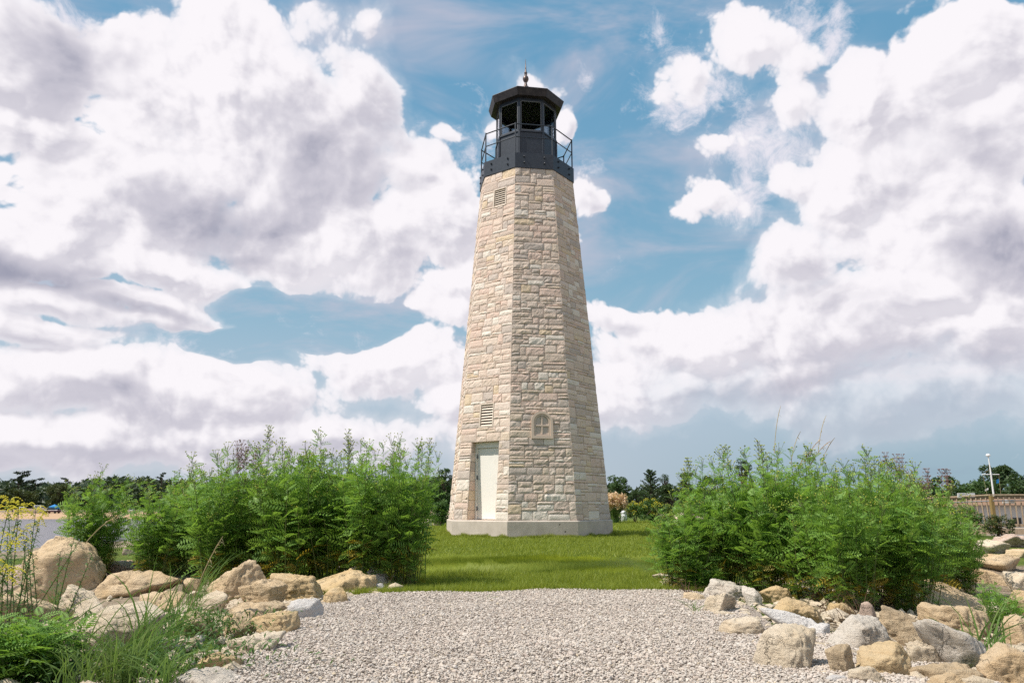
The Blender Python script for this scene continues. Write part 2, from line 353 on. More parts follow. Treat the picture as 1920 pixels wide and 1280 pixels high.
class MB:
    def __init__(s): s.v=[]; s.f={3:[],4:[]}; s.n=0
    def add(s,V,Fq):
        V=np.asarray(V,float); s.v.append(V)
        for f in Fq:
            f=list(f)
            if len(f) in (3,4): s.f[len(f)].append([i+s.n for i in f])
            else:
                for i in range(1,len(f)-1): s.f[3].append([f[0]+s.n,f[i]+s.n,f[i+1]+s.n])
        s.n+=len(V); return s
    def box(s,c,d,rot=None,bev=0):
        x,y,z=(q/2 for q in d)
        if bev:
            b=min(bev,x*.9,y*.9,z*.9); bm=bmesh.new(); bmesh.ops.create_cube(bm,size=1)
            for v in bm.verts: v.co=Vector((v.co.x*2*x,v.co.y*2*y,v.co.z*2*z))
            bmesh.ops.bevel(bm,geom=bm.edges[:],offset=b,segments=1,affect='EDGES')
            V=[tuple(v.co) for v in bm.verts]; Fq=[[v.index for v in f.verts] for f in bm.faces]; bm.free()
        else:
            V=[(i*x,j*y,k*z) for i in (-1,1) for j in (-1,1) for k in (-1,1)]
            Fq=[(0,1,3,2),(4,6,7,5),(0,4,5,1),(2,3,7,6),(0,2,6,4),(1,5,7,3)]
        V=np.array(V)
        if rot is not None: V=V@np.array(rot).T      # rows of rot.T ; rot = 3x3 columns are axes
        return s.add(V+np.array(c),Fq)
    def tube(s,pts,rad,n=6,cap=True):
        pts=[np.array(p,float) for p in pts]; k=len(pts)
        rad=[rad]*k if not hasattr(rad,'__len__') else rad
        V=[];
        for i,p in enumerate(pts):
            t=pts[min(i+1,k-1)]-pts[max(i-1,0)]; t/=np.linalg.norm(t)+1e-9
            a=np.array([0,0,1.]) if abs(t[2])<.9 else np.array([1.,0,0]); u=np.cross(a,t); u/=np.linalg.norm(u); w=np.cross(t,u)
            for j in range(n):
                q=2*math.pi*j/n; V.append(p+(u*math.cos(q)+w*math.sin(q))*rad[i])
        Fq=[(i*n+j,i*n+(j+1)%n,(i+1)*n+(j+1)%n,(i+1)*n+j) for i in range(k-1) for j in range(n)]
        if cap: Fq+= [list(range(n))[::-1],[(k-1)*n+j for j in range(n)]]
        return s.add(V,Fq)
    def lathe(s,prof,n=16,c=(0,0,0)):
        V=[(c[0]+r*math.cos(2*math.pi*j/n),c[1]+r*math.sin(2*math.pi*j/n),c[2]+z) for r,z in prof for j in range(n)]
        k=len(prof)
        Fq=[(i*n+j,i*n+(j+1)%n,(i+1)*n+(j+1)%n,(i+1)*n+j) for i in range(k-1) for j in range(n)]+[list(range(n))[::-1],[(k-1)*n+j for j in range(n)]]
        return s.add(V,Fq)
    def build(s,name,m,parent=None,smooth_=False,loc=None):
        return mesh_np(name,np.concatenate(s.v),[np.array(s.f[3],np.int32).reshape(-1,3),np.array(s.f[4],np.int32).reshape(-1,4)],m,parent,smooth_,loc)
def h3(i,j,k,seed):
    n=(i*374761393+j*668265263+k*2147483647+seed*974634777)&0xffffffff
    n=((n^(n>>13))*1274126177)&0xffffffff; n=(n^(n>>16))&0xffff
    return n/65535.0
def vnoise(P,seed=0):
    P=np.asarray(P,float); I=np.floor(P).astype(np.int64); f=P-I; f=f*f*(3-2*f); r=0
    for a in (0,1):
        for b in (0,1):
            for c in (0,1):
                w=(f[...,0] if a else 1-f[...,0])*(f[...,1] if b else 1-f[...,1])*(f[...,2] if c else 1-f[...,2])
                r=r+w*h3(I[...,0]+a,I[...,1]+b,I[...,2]+c,seed)
    return r
def fbm(P,oct=4,seed=0,gain=.5):
    P=np.asarray(P,float); a=1;t=0;r=0
    for o in range(oct): r=r+a*(vnoise(P*2**o,seed+o*7)-.5); t+=a; a*=gain
    return r/t
# ---------------------------------------------------------------- terrain
def sst(x,a,b):
    t=np.clip((x-a)/(b-a),0,1); return t*t*(3-2*t)
def gz(x,y):
    x=np.asarray(x,float); y=np.asarray(y,float)
    eL=-1.35-6.4*sst(y,8.4,12.5); eR=1.75+12*sst(y,8.6,15)
    sL=np.maximum(0,eL-x); sR=np.maximum(0,x-eR)
    zl=-.035*np.minimum(sL,2.9)-.42*np.maximum(0,sL-2.9)
    zr=-.05*np.minimum(sR,3.5)-.02*np.maximum(0,np.minimum(sR,20)-3.5)-1.0*sst(x,17.5,21)*sst(y,15,22)
    z=np.maximum(zl,-4)+zr
    # far bay: land again beyond the beach
    far=sst(y,140,150)*.55+sst(y,150,200)*.45
    zf=-4+far*3.4+sst(y,200,420)*3.5
    bay=sst(-x-y*.05,4,12)*sst(y,60,100)
    zz=np.where(y>100,np.maximum(zf,np.where(x<-18,-9,z)),z)
    return np.where((x<-12),np.maximum(zl.clip(-4),np.where(y>100,zf,-4)),zz)
def hit(px,py):
    r=ray(px,py); t=.5; p=None
    for i in range(6000):
        p=Vector((0,0,EYE))+r*t
        if p.z<=float(gz(p.x,p.y)): return p
        t+=max(.004,(p.z-float(gz(p.x,p.y)))*.2)
        if t>1500: break
    return p
def build_ground():
    def axis(lim,d0,g):
        a=[0]; d=d0
        while a[-1]<lim: a.append(a[-1]+d); d=d0 if a[-1]<18 else d*g
        return a
    ax=axis(2500,.2,1.09); xs=np.array([-q for q in ax[:0:-1]]+ax); ys=np.array([-q for q in axis(200,.6,1.2)[:0:-1]]+axis(2600,.2,1.05))
    Xg,Yg=np.meshgrid(xs,ys); Z=gz(Xg,Yg); P=np.stack([Xg,Yg,np.zeros_like(Xg)],-1)
    near=np.exp(-((Xg/40)**2+(Yg/60)**2))
    Z=Z+np.where(Z<-.03,.08,0)*fbm(P*1.7,3)*near+fbm(P*.35,2,5)*.03*near
    Z-=.012
    n=len(xs); V=np.stack([Xg,Yg,Z],-1).reshape(-1,3)
    i=np.arange(len(ys)-1)[:,None]*n+np.arange(n-1)[None,:]; i=i.ravel()
    o=mesh_np('ground',V,[np.stack([i,i+1,i+n+1,i+n],1)],'ground',smooth_=True); tag(o,kind='structure')
    w=mesh_np('water',[(-2500,-300,-1.7),(2500,-300,-1.7),(2500,2600,-1.7),(-2500,2600,-1.7)],[[(0,1,2,3)]],'water'); tag(w,kind='structure')
    xs=np.linspace(-260,-20,60); ys=np.linspace(140,205,14); Xg,Yg=np.meshgrid(xs,ys); Z=gz(Xg,Yg)+.05
    i=(np.arange(13)[:,None]*60+np.arange(59)[None,:]).ravel()
    b=mesh_np('beach',np.stack([Xg,Yg,Z],-1).reshape(-1,3),[np.stack([i,i+1,i+61,i+60],1)],'sand',smooth_=True); tag(b,kind='structure')
build_ground()
rng=np.random.default_rng(5)
# gravel path: bed + loose crushed stone
def path_edges(y):
    y=np.asarray(y,float)
    return -1.42+.12*np.sin(y*1.7+.5)+.25*sst(y,6.8,8.0), 1.62+.10*np.sin(y*2.1)+.25*sst(-y,-4.2,-3.0)
def path_end(x): return 7.58+.10*np.sin(x*1.9+.6)+.05*np.sin(x*5.3)+.12*x*.4
def build_gravel():
    ys=np.linspace(-3,7.55,60); V=[]
    for y in ys:
        l,r=path_edges(y)
        for t in np.linspace(0,1,15): 
            x=l-.25+(r-l+.5)*t; V.append((x,y,0))
    V=np.array(V); V[:,2]=gz(V[:,0],V[:,1])+.012
    top=V[:,1]>7.0; V[top,1]+=(path_end(V[top,0])-7.55)*(V[top,1]-7.0)/.55
    i=(np.arange(59)[:,None]*15+np.arange(14)[None,:]).ravel()
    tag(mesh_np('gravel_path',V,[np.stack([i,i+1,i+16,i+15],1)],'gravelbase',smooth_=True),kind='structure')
    bm=bmesh.new(); bmesh.ops.create_icosphere(bm,subdivisions=1,radius=1); T=np.array([v.co[:] for v in bm.verts]); TF=np.array([[v.index for v in f.verts] for f in bm.faces]); bm.free()
    N=185000
    y=rng.uniform(1.6,7.9,N*2)
    keep=rng.random(len(y))<np.where(y<2.6,.45,1); y=y[keep][:N]; N=len(y)
    l,r=path_edges(y); sp=rng.normal(0,.12,N)
    x=l-.12+(r-l+.24)*rng.random(N)+sp*(rng.random(N)<.25)
    # right side pocket between the rocks
    pk=rng.random(N)<.08; x=np.where(pk,rng.uniform(1.5,2.3,N),x); y=np.where(pk,rng.uniform(3.6,5.2,N),y)
    k=(y<path_end(x)+rng.normal(0,.05,N)); x,y=x[k],y[k]; N=len(x)
    s=rng.lognormal(math.log(.0052),.36,N)
    V=np.repeat(T[None],N,0)*(1+rng.uniform(-.38,.38,(N,12,1)))
    sc=np.stack([rng.uniform(.9,1.5,N),rng.uniform(.7,1.1,N),rng.uniform(.4,.85,N)],1)
    V=V*sc[:,None,:]*s[:,None,None]
    a=rng.uniform(0,6.28,N); t=rng.normal(0,.5,N)
    ct,st=np.cos(t)[:,None],np.sin(t)[:,None]; V=np.stack([V[...,0],V[...,1]*ct-V[...,2]*st,V[...,1]*st+V[...,2]*ct],-1)
    ca,sa=np.cos(a)[:,None],np.sin(a)[:,None]; V=np.stack([V[...,0]*ca-V[...,1]*sa,V[...,0]*sa+V[...,1]*ca,V[...,2]],-1)
    z=gz(x,y)+.012+rng.uniform(.0,.016,N)+.02*fbm(np.stack([x*1.5,y*1.5,x*0],-1),3,3)
    V+=np.stack([x,y,z],-1)[:,None,:]
    Fq=(TF[None]+np.arange(N)[:,None,None]*12).reshape(-1,3)
    tag(mesh_np('gravel',V.reshape(-1,3),[Fq],'gravel'),'pale pinkish crushed limestone gravel covering the path','gravel',kind='stuff')
build_gravel()
def blades(x,y,z,h,w,lean,seed=0,seg=1):
    """triangular blades, vectorised"""
    r=np.random.default_rng(seed); N=len(x); a=r.uniform(0,6.28,N); b=r.uniform(0,6.28,N)
    base=np.stack([x,y,z],1); d=np.stack([np.cos(a),np.sin(a),a*0],1)*(w/2)[:,None]
    tip=base+np.stack([np.cos(b)*lean*h,np.sin(b)*lean*h,h],1)
    V=np.stack([base-d,base+d,tip],1).reshape(-1,3)
    return V,np.arange(N*3).reshape(-1,3)
def build_lawn():
    vs_,n=[],0
    def zone(y0,y1,dens,h,w,xl,xr,seed):
        nonlocal n
        A=(y1-y0)*(xr-xl); N=int(A*dens); r=np.random.default_rng(seed)
        x=r.uniform(xl,xr,N); y=r.uniform(y0,y1,N)
        z=gz(x,y); k=(z>-.06)&((y>path_end(x)-.02+r.normal(0,.03,N)))
        # not inside the plinth
        k&=((x-.457)**2+(y-23)**2)>2.42**2
        x,y,z=x[k],y[k],z[k]; N=len(x); 
        p=fbm(np.stack([x*.8,y*.8,x*0],-1),3,9)*1.2+np.maximum(0,fbm(np.stack([x*3.5,y*3.5,x*0+9],-1),2,4)-.08)*5
        V,_=blades(x,y,z-.01,h*r.uniform(.6,1.3,N)*(1+p),w*r.uniform(.7,1.3,N),r.uniform(.1,.9,N),seed); vs_.append(V)
    zone(7.4,9.8,5200,.042,.0055,-2.2,3.0,1)
    zone(9.8,13,2400,.042,.008,-3.6,3.8,2)
    zone(13,24,900,.045,.013,-6,7,3)
    zone(24,46,200,.05,.03,-8,13,4)
    # longer tufts against the plinth and along the gravel edge
    r=np.random.default_rng(8); N=16000
    a=r.uniform(0,6.28,N); k=np.round((a-R(-13.5))/R(45)-.5); da=a-(R(-13.5)+(k+.5)*R(45)); rr=2.50*math.cos(R(22.5))/np.cos(da)+np.abs(r.normal(0,.07,N))
    x=.457+rr*np.sin(a); y=23-rr*np.cos(a); nn=vnoise(np.stack([a*9,a*0,a*0],-1),3)
    V,_=blades(x,y,gz(x,y),(.05+.13*nn**2)*r.uniform(.5,1.3,N),np.full(N,.012),r.uniform(.1,.6,N),5); vs_.append(V)
    N=9000; x=r.uniform(-1.5,2.0,N); y=path_end(x)+np.abs(r.normal(0,.12,N))+.0
    V,_=blades(x,y,gz(x,y),.06*r.uniform(.5,1.4,N),np.full(N,.006),r.uniform(.1,.9,N),6); vs_.append(V)
    V=np.concatenate(vs_)
    tag(mesh_np('lawn_grass',V,[np.arange(len(V)).reshape(-1,3)],'lawn'),'mown green lawn grass around the lighthouse base','grass',kind='stuff')
build_lawn()
# ---------------------------------------------------------------- lighthouse
TX,TD=.457,23.0
RP,HP,RB,RT,ZT=2.49,.45,2.425,1.515,10.87
RG,ZG1,RRA,ZRA,RL,ZS,RO,ZE=1.556,11.35,1.505,12.36,1.005,12.38,1.275,13.73
A0=-13.5
def ang(k): return R(A0+45*(k-1))
def pol(r,a,z): return np.array([r*math.sin(a),-r*math.cos(a),z])
tower=empty('lighthouse',(TX,TD,0)); tag(tower,'tall octagonal lighthouse of pale limestone blocks with dark metal lantern room','lighthouse')
def ring(mb,prof,closed=False,caps=True):
    """octagonal loft through (r,z) pairs"""
    V=[pol(r,ang(k),z) for r,z in prof for k in range(8)]; n=8;k=len(prof)
    Fq=[(i*n+j,i*n+(j+1)%n,(i+1)*n+(j+1)%n,(i+1)*n+j) for i in range(k-1) for j in range(n)]
    if closed: Fq+=[((k-1)*n+j,(k-1)*n+(j+1)%n,(j+1)%n,j) for j in range(n)]
    elif caps: Fq+=[list(range(n))[::-1],[(k-1)*n+j for j in range(n)]]
    mb.add(V,Fq); return mb
ring(MB(),[(RP,-.3),(RP,HP-.03),(RP-.028,HP)]).build('plinth','concrete',tower)
class Face:
    def __init__(s,k):
        s.k=k; B0,B1=pol(RB,ang(k),HP),pol(RB,ang(k+1),HP); T0,T1=pol(RT,ang(k),ZT),pol(RT,ang(k+1),ZT)
        s.M0=(B0+B1)/2; M1=(T0+T1)/2; s.H=np.linalg.norm(M1-s.M0); s.v=(M1-s.M0)/s.H; s.u=(B1-B0)/np.linalg.norm(B1-B0)
        s.n=np.cross(s.u,s.v); s.w0=np.linalg.norm(B1-B0)/2; s.w1=np.linalg.norm(T1-T0)/2
        mid=(ang(k)+ang(k+1))/2; s.nh=pol(1,mid,0)          # horizontal outward
    def hw(s,t): return s.w0+(s.w1-s.w0)*t/s.H
    def P(s,a,t,o=0): return s.M0+s.u*a+s.v*t+s.n*o
    def px(s,px,py):
        r=np.array(ray(px,py)); c=np.array([-TX,-TD,EYE]); q=np.dot(s.M0-c,s.n)/np.dot(r,s.n); p=c+r*q-s.M0
        return float(np.dot(p,s.u)),float(np.dot(p,s.v))
faces=[Face(k) for k in range(8)]
FL,FF,FR=faces[0],faces[1],faces[2]
dl=FL.px(876.5,965)[0]; dr=FL.px(929,965)[0]; dt=FL.px(905,828)[1]
vl0=FL.px(899,802); vl1=FL.px(927,755); vu0=FL.px(925,391); vu1=FL.px(951,350)
wl=FF.px(996,822); wr=FF.px(1037,822); wt=FF.px(1016,771)
wcx=(wl[0]+wr[0])/2; whw=(wr[0]-wl[0])/2; wb=wl[1]; wtop=wt[1]
print('openings',dl,dr,dt,vl0,vl1,vu0,vu1,wcx,whw,wb,wtop)
opens={0:[(dl,dr,-.1,dt),(vl0[0],vl1[0],vl0[1],vl1[1]),(vu0[0],vu1[0],vu0[1],vu1[1])],
       1:[(wcx-whw*.9,wcx+whw*.9,wb+.03,wtop-whw*.9),(wcx-whw*.6,wcx+whw*.6,wtop-whw*.9,wtop-.08)]}
def masonry():
    rs=random.Random(11); VV=[];FF4=[];n=0
    def block(fc,t0,t1,sl,sr,seed):
        nonlocal n
        g=.0028
        tw=t1-t0; W_=sr((t0+t1)/2)-sl((t0+t1)/2)
        nx=max(3,int(W_/.055)); ny=max(3,int(tw/.05))
        rough=rs.choice([.25,.5,.8,1.1,1.4]); out=rs.uniform(.004,.016); tx,ty=rs.uniform(-.012,.012),rs.uniform(-.01,.01)
        fx=np.concatenate([[0,.0],np.linspace(.0,1,nx+1),[1,1]]); fy=np.concatenate([[0,0],np.linspace(0,1,ny+1),[1,1]])
        gx,gy=np.meshgrid(fx,fy); NX=len(fx); NY=len(fy)
        t=t0+g+(tw-2*g)*gy
        L=np.array([sl(q) for q in t.ravel()]).reshape(t.shape)+g; Rr=np.array([sr(q) for q in t.ravel()]).reshape(t.shape)-g
        s=L+(Rr-L)*gx
        i=np.arange(NX)[None,:]+0*np.arange(NY)[:,None]; j=np.arange(NY)[:,None]+0*np.arange(NX)[None,:]
        ring0=(i==0)|(i==NX-1)|(j==0)|(j==NY-1); ring1=~ring0&((i==1)|(i==NX-2)|(j==1)|(j==NY-2)); ring2=~ring0&~ring1&((i==2)|(i==NX-3)|(j==2)|(j==NY-3))
        P0=np.stack([s*8,t*8,np.full_like(s,seed*1.7)],-1)
        nz=fbm(P0,3,3)*.030*rough+fbm(P0*3,2,8)*.020*rough
        edge=fbm(P0*1.5,2,5)*.012
        o=out+.008+nz.clip(-.012,.05)+tx*(gx-.5)+ty*(gy-.5)
        o=np.where(ring2,out*.95+nz*.5,o); 
        # jagged edges, slightly set in
        ins=np.where(ring1|ring2,np.abs(edge)+.002,0)
        s=s+np.where(i<=2,ins,0)-np.where(i>=NX-3,ins,0); t=t+np.where(j<=2,ins,0)-np.where(j>=NY-3,ins,0)
        o=np.where(ring1,out*.55,o); o=np.where(ring0,-.014,o)
        hw=fc.w0+(fc.w1-fc.w0)*t/fc.H
        lim=hw+np.maximum(o,-.02)*.40
        atL=np.array([abs(sl(q)+fc.hw(q))<1e-6 for q in (t0,)])[0]; atR=abs(sr(t0)-fc.hw(t0))<1e-6
        if atL: s=np.where(i<=2,-lim,s)
        if atR: s=np.where(i>=NX-3,lim,s)
        V=fc.M0+s[...,None]*fc.u+t[...,None]*fc.v+o[...,None]*fc.n
        VV.append(V.reshape(-1,3)); q=(np.arange(NY-1)[:,None]*NX+np.arange(NX-1)[None,:]).ravel()+n
        FF4.append(np.stack([q,q+1,q+NX+1,q+NX],1)); n+=NX*NY
    for fc in faces:
        op=opens.get(fc.k,[]); br=sorted({0.0,fc.H}|{max(0,o[2]) for o in op}|{o[3] for o in op})
        bands=[]
        for a,b in zip(br[:-1],br[1:]):
            t=a
            while t<b-1e-6:
                h=rs.choice([.2,.2,.3,.3,.3,.4,.5])
                if b-(t+h)<.14: h=b-t
                bands.append((t,t+h)); t+=h
        for t0,t1 in bands:
            tm=(t0+t1)/2; segs=[(None,None)]
            cuts=sorted([(o[0],o[1]) for o in op if o[2]<tm<o[3]])
            if cuts:
                segs=[]; prev=None
                for c in cuts: segs.append((prev,c[0])); prev=c[1]
                segs.append((prev,None))
            for a,b in segs:
                fa=(lambda q,a=a:-fc.hw(q)) if a is None else (lambda q,a=a:a)
                fb=(lambda q,b=b:fc.hw(q)) if b is None else (lambda q,b=b:b)
                Wd=fb(tm)-fa(tm)
                if Wd<.04: continue
                rows=max(1,round((t1-t0)/.08)); cols=max(2,round(Wd/.06)); occ=np.zeros((rows,cols),bool)
                for rr in range(rows):
                    for c in range(cols):
                        if occ[rr,c]: continue
                        free=rows-rr; hh=min(free,rs.choices([1,2,3,4],[.22,.5,.24,.04])[0])
                        if free-hh==1 and rs.random()<.5 : hh=free if free<=3 else hh
                        wmax=0
                        while c+wmax<cols and not occ[rr,c+wmax]: wmax+=1
                        wd=min(wmax,rs.choice([3,4,5,6,7,8,9,10] if hh>1 else [4,5,7,9,11]))
                        if wmax-wd<3: wd=wmax if wmax<=11 else wmax//2
                        occ[rr:rr+hh,c:c+wd]=True
                        A=lambda q,c=c:fa(q)+(fb(q)-fa(q))*c/cols
                        B=lambda q,c=c+wd:fa(q)+(fb(q)-fa(q))*c/cols
                        if c==0: A=fa
                        if c+wd==cols: B=fb
                        block(fc,t0+(t1-t0)*rr/rows,t0+(t1-t0)*(rr+hh)/rows,A,B,rs.randint(0,9999))
    mesh_np('stone_wall',np.concatenate(VV),[np.concatenate(FF4)],'ashlar',tower)
masonry()
# mortar core with openings
def core():
    mb=MB()
    for fc in faces:
        op=opens.get(fc.k,[]); op=[o for o in op if fc.k==0]
        ts=sorted({0,fc.H}|{max(0,o[2]) for o in op}|{o[3] for o in op})
        for a,b in zip(ts[:-1],ts[1:]):
            cuts=[o for o in op if o[2]<(a+b)/2<o[3]]
            xs=[None]+[q for o in cuts for q in (o[0],o[1])]+[None]
            for i in range(0,len(xs),2):
                l0=-fc.hw(a) if xs[i] is None else xs[i]; l1=-fc.hw(b) if xs[i] is None else xs[i]
                r0=fc.hw(a) if xs[i+1] is None else xs[i+1]; r1=fc.hw(b) if xs[i+1] is None else xs[i+1]
                mb.add([fc.P(l0,a,-.008),fc.P(r0,a,-.008),fc.P(r1,b,-.008),fc.P(l1,b,-.008)],[(0,1,2,3)])
    mb.build('mortar_core','mortar',tower)
core()
def frame3(fc,vert=False):
    """3x3 whose columns are (u, inward/outward n, up)"""
    if vert: return np.stack([fc.u,fc.nh,np.array([0,0,1.])],1)
    return np.stack([fc.u,fc.n,fc.v],1)
# door recess : vertical door standing behind the battered wall
def door():
    fc=FL; rot=frame3(fc,True); zt=fc.P(0,dt)[2]; zb=HP
    base=fc.M0.copy(); dep=.42        # recess measured at the bottom
    rev=MB()   # stone reveals from wall plane to door plane
    def wallo(z): return -(z-zb)*(-(fc.v@fc.nh))/(fc.v[2])   # outward offset (negative with height)
    def Q(s,o,z): return base+fc.u*s+fc.nh*o+np.array([0,0,z-zb])
    zz=np.linspace(zb,zt,9)
    for s0,sg in ((dl,1),(dr,-1)):
        for i in range(8):
            z0,z1=zz[i]+.004,zz[i+1]-.004; jo=random.Random(i*3+sg).uniform(0,.012)*sg
            rev.add([Q(s0+jo,wallo(z0)-.005,z0),Q(s0+jo,-dep,z0),Q(s0+jo,-dep,z1),Q(s0+jo,wallo(z1)-.005,z1),
                     Q(s0-sg*.05,wallo(z0)-.03,z0),Q(s0-sg*.05,-dep,z0),Q(s0-sg*.05,-dep,z1),Q(s0-sg*.05,wallo(z1)-.03,z1)],
                    [(0,1,2,3),(0,3,7,4),(0,4,5,1),(3,2,6,7)])
    rev.add([Q(dl,wallo(zt)-.005,zt),Q(dr,wallo(zt)-.005,zt),Q(dr,-dep,zt),Q(dl,-dep,zt)],[(0,1,2,3)])
    rev.add([Q(dl,.0,zb+.002),Q(dr,.0,zb+.002),Q(dr,-dep,zb+.002),Q(dl,-dep,zb+.002)],[(0,1,2,3)])
    rev.build('door_reveal','ashlar',tower)
    d=MB(); fw=.06; D_=-dep+.05; xl=dl+.005; xr=dr-.005
    def bx(mb,s0,s1,z0,z1,o,th,bev=.004): mb.box(Q((s0+s1)/2,o,(z0+z1)/2),(s1-s0,th,z1-z0),rot,bev)
    p=MB(); bx(p,xl+fw+.006,xr-fw-.006,zb+.02,zt-.166,D_-.02,.05); leaf=p.build('door','doorpaint',tower)
    f=MB(); bx(f,xl,xl+fw,zb+.004,zt-.16,D_,.10); bx(f,xr-fw,xr,zb+.004,zt-.16,D_,.10); bx(f,xl,xr,zt-.158,zt-.004,D_+.002,.10); f.build('door_frame','doorpaint',leaf)
    for z in (zb+.25,zb+1.1,zt-.45):
        hgs=MB(); bx(hgs,xl+fw-.004,xl+fw+.016,z,z+.11,D_+.03,.05,.002); hgs.build('hinge','steel_edge',leaf)
    hn=MB(); hn.tube([Q(xr-fw-.05,D_+.0,zb+.98),Q(xr-fw-.05,D_+.07,zb+.98),Q(xr-fw-.14,D_+.07,zb+.98)],.009,6); hn.build('handle','steel_edge',leaf)
door()
def vent(p0,p1,tilt):
    fc=FL; rot=frame3(fc); l,b=p0; r,t=p1
    fr=MB(); e=.03
    for (a,c,d,f_) in ((l,l+e,b,t),(r-e,r,b,t),(l+e,r-e,b,b+e),(l+e,r-e,t-e,t)):
        fr.box(fc.P((a+c)/2,(d+f_)/2,-.02),(c-a,.09,f_-d),rot,.003)
    v=fr.build('vent','ventpaint',tower)
    bk=MB(); bk.box(fc.P((l+r)/2,(b+t)/2,-.11),(r-l-.002,.01,t-b-.002),rot); bk.build('vent_backing','darkgap',v)
    n=8; sl_=MB(); a=R(54); u,nn,vv=fc.u,fc.n*math.cos(a)-fc.v*math.sin(a),fc.v*math.cos(a)+fc.n*math.sin(a)
    for i in range(n):
        tt=b+e+(t-b-2*e)*(i+.5)/n
        sl_.box(fc.P((l+r)/2,tt,-.012),(r-l-2*e,.058,.010),np.stack([u,nn,vv],1))
    sl_.build('louvre_slats','ventpaint',v)
vent(vl0,vl1,0); vent(vu0,vu1,0)
def window():
    fc=FF; n=16
    def arch(hw,b,top):
        sp=top-hw; pts=[(-hw,b),(hw,b),(hw,sp)]+[(hw*math.cos(q),sp+hw*math.sin(q)) for q in np.linspace(0,math.pi,n+1)[1:-1]]+[(-hw,sp)]
        return pts
    def band(o,i,z0,z1):
        mb=MB(); k=len(o); V=[fc.P(wcx+s,t,zz) for L,zz in ((o,z1),(i,z1),(i,z0),(o,z0)) for s,t in L]
        Fq=[(r*k+j,r*k+(j+1)%k,((r+1)%4)*k+(j+1)%k,((r+1)%4)*k+j) for r in range(4) for j in range(k)]
        mb.add(V,Fq); return mb
    o=arch(whw,wb,wtop); i1=arch(whw-.07,wb+.075,wtop-.07); i2=arch(whw-.12,wb+.12,wtop-.12)
    w=band(o,i1,-.03,.055).build('window_frame','frametan',tower)
    band(i1,i2,-.03,.035).build('sash','frametan',w)
    p=MB(); p.add([fc.P(wcx+s,t,.004) for s,t in i2],[list(range(len(i2)))]); p.build('pane','panetan',w)
    m=MB(); rot=frame3(fc); m.box(fc.P(wcx,(wb+wtop)/2,.017),(.035,.035,wtop-wb-.25),rot,.004); m.box(fc.P(wcx,wb+(wtop-wb)*.47,.019),(2*whw-.26,.035,.035),rot,.004); m.build('glazing_bars','frametan',w)
window()
# gallery deck with bolts
g=ring(MB(),[(RG-.30,ZT-.02),(RG,ZT),(RG,ZG1),(RG-.02,ZG1+.012),(.2,ZG1+.012)]).build('gallery_deck','steel',tower)
for k in range(8):
    a0,a1=pol(RG,ang(k),0),pol(RG,ang(k+1),0); u=(a1-a0)/np.linalg.norm(a1-a0); L=np.linalg.norm(a1-a0); nh=pol(1,(ang(k)+ang(k+1))/2,0)
    for fx in (.235,.765):
        for z in (ZT+.17,ZT+.36):
            b=MB(); c=a0+u*L*fx+np.array([0,0,z]); b.tube([c-nh*.005,c+nh*.012],.036,8); b.tube([c+nh*.012,c+nh*.034,c+nh*.046],[.022,.022,.010],6)
            b.build('bolt','steel',g)
# railing: posts at the corners, two rails
rail=MB()
for zz,rr in ((ZRA-.03,.019),(ZG1+.55,.016)):
    for k in range(8): rail.tube([pol(RRA,ang(k),zz),pol(RRA,ang(k+1),zz)],rr,6,False)
ro=rail.build('gallery_railing','steel',tower)
for k in range(8):
    b=MB(); p=pol(RRA,ang(k),0); b.tube([p+(0,0,ZG1),p+(0,0,ZRA)],.023,6); b.build('railing_post','steel',ro)
# lantern room
ring(MB(),[(RL,ZG1),(RL,ZS-.06),(RL+.03,ZS-.055),(RL+.03,ZS-.01),(RL-.06,ZS),(RL-.06,ZG1)],closed=True).build('lantern_wall','steel',tower)
fl=MB(); ring(fl,[(.01,ZS-.25),(RL-.06,ZS-.25)],caps=False); fl.build('lantern_floor','steel',tower)
ring(MB(),[(RL,13.40),(RL,13.56),(RL-.06,13.56),(RL-.06,13.40)],closed=True).build('lantern_header','steel',tower)
for k in range(8):
    b=MB(); a=ang(k); m_=pol(1,a,0); t_=np.array([m_[1],-m_[0],0]); rot=np.stack([t_,m_,np.array([0,0,1.])],1)
    b.box(pol(RL-.03,a,(ZS+13.4)/2),(.062,.06,13.40-ZS),rot,.006); b.box(pol(RL-.0,a,(ZG1+ZS)/2),(.075,.05,ZS-ZG1-.08),rot,.004)
    mu=b.build('lantern_mullion','steel',tower)
    a0,a1=pol(RL-.025,ang(k),0),pol(RL-.025,ang(k+1),0); u=(a1-a0)/np.linalg.norm(a1-a0); L=np.linalg.norm(a1-a0); nh=pol(1,(ang(k)+ang(k+1))/2,0); rot=np.stack([u,nh,np.array([0,0,1.])],1)
    e=.040; c=(a0+a1)/2; fr=MB()
    for s in (-1,1): fr.box(c+u*s*(L/2-e-.012)+np.array([0,0,(ZS+13.4)/2]),(.022,.05,13.38-ZS),rot,.003)
    for z in (ZS+.02,13.385): fr.box(c+np.array([0,0,z]),(L-2*e-.05,.05,.022),rot,.003)
    f_=fr.build('glazing_frame','steel_edge',tower)
    gl=MB(); gl.box(c-nh*.0+np.array([0,0,(ZS+13.4)/2]),(L-2*e-.045,.008,13.38-ZS-.03),rot); gl.build('pane','glass',f_)
# lamp inside
lp=MB(); lp.lathe([(.16,0),(.16,.10),(.20,.12),(.20,.30),(.17,.33),(.09,.42),(.02,.55)],16,(0,0,ZS-.10)); lp.build('lamp','optic',tower,True)
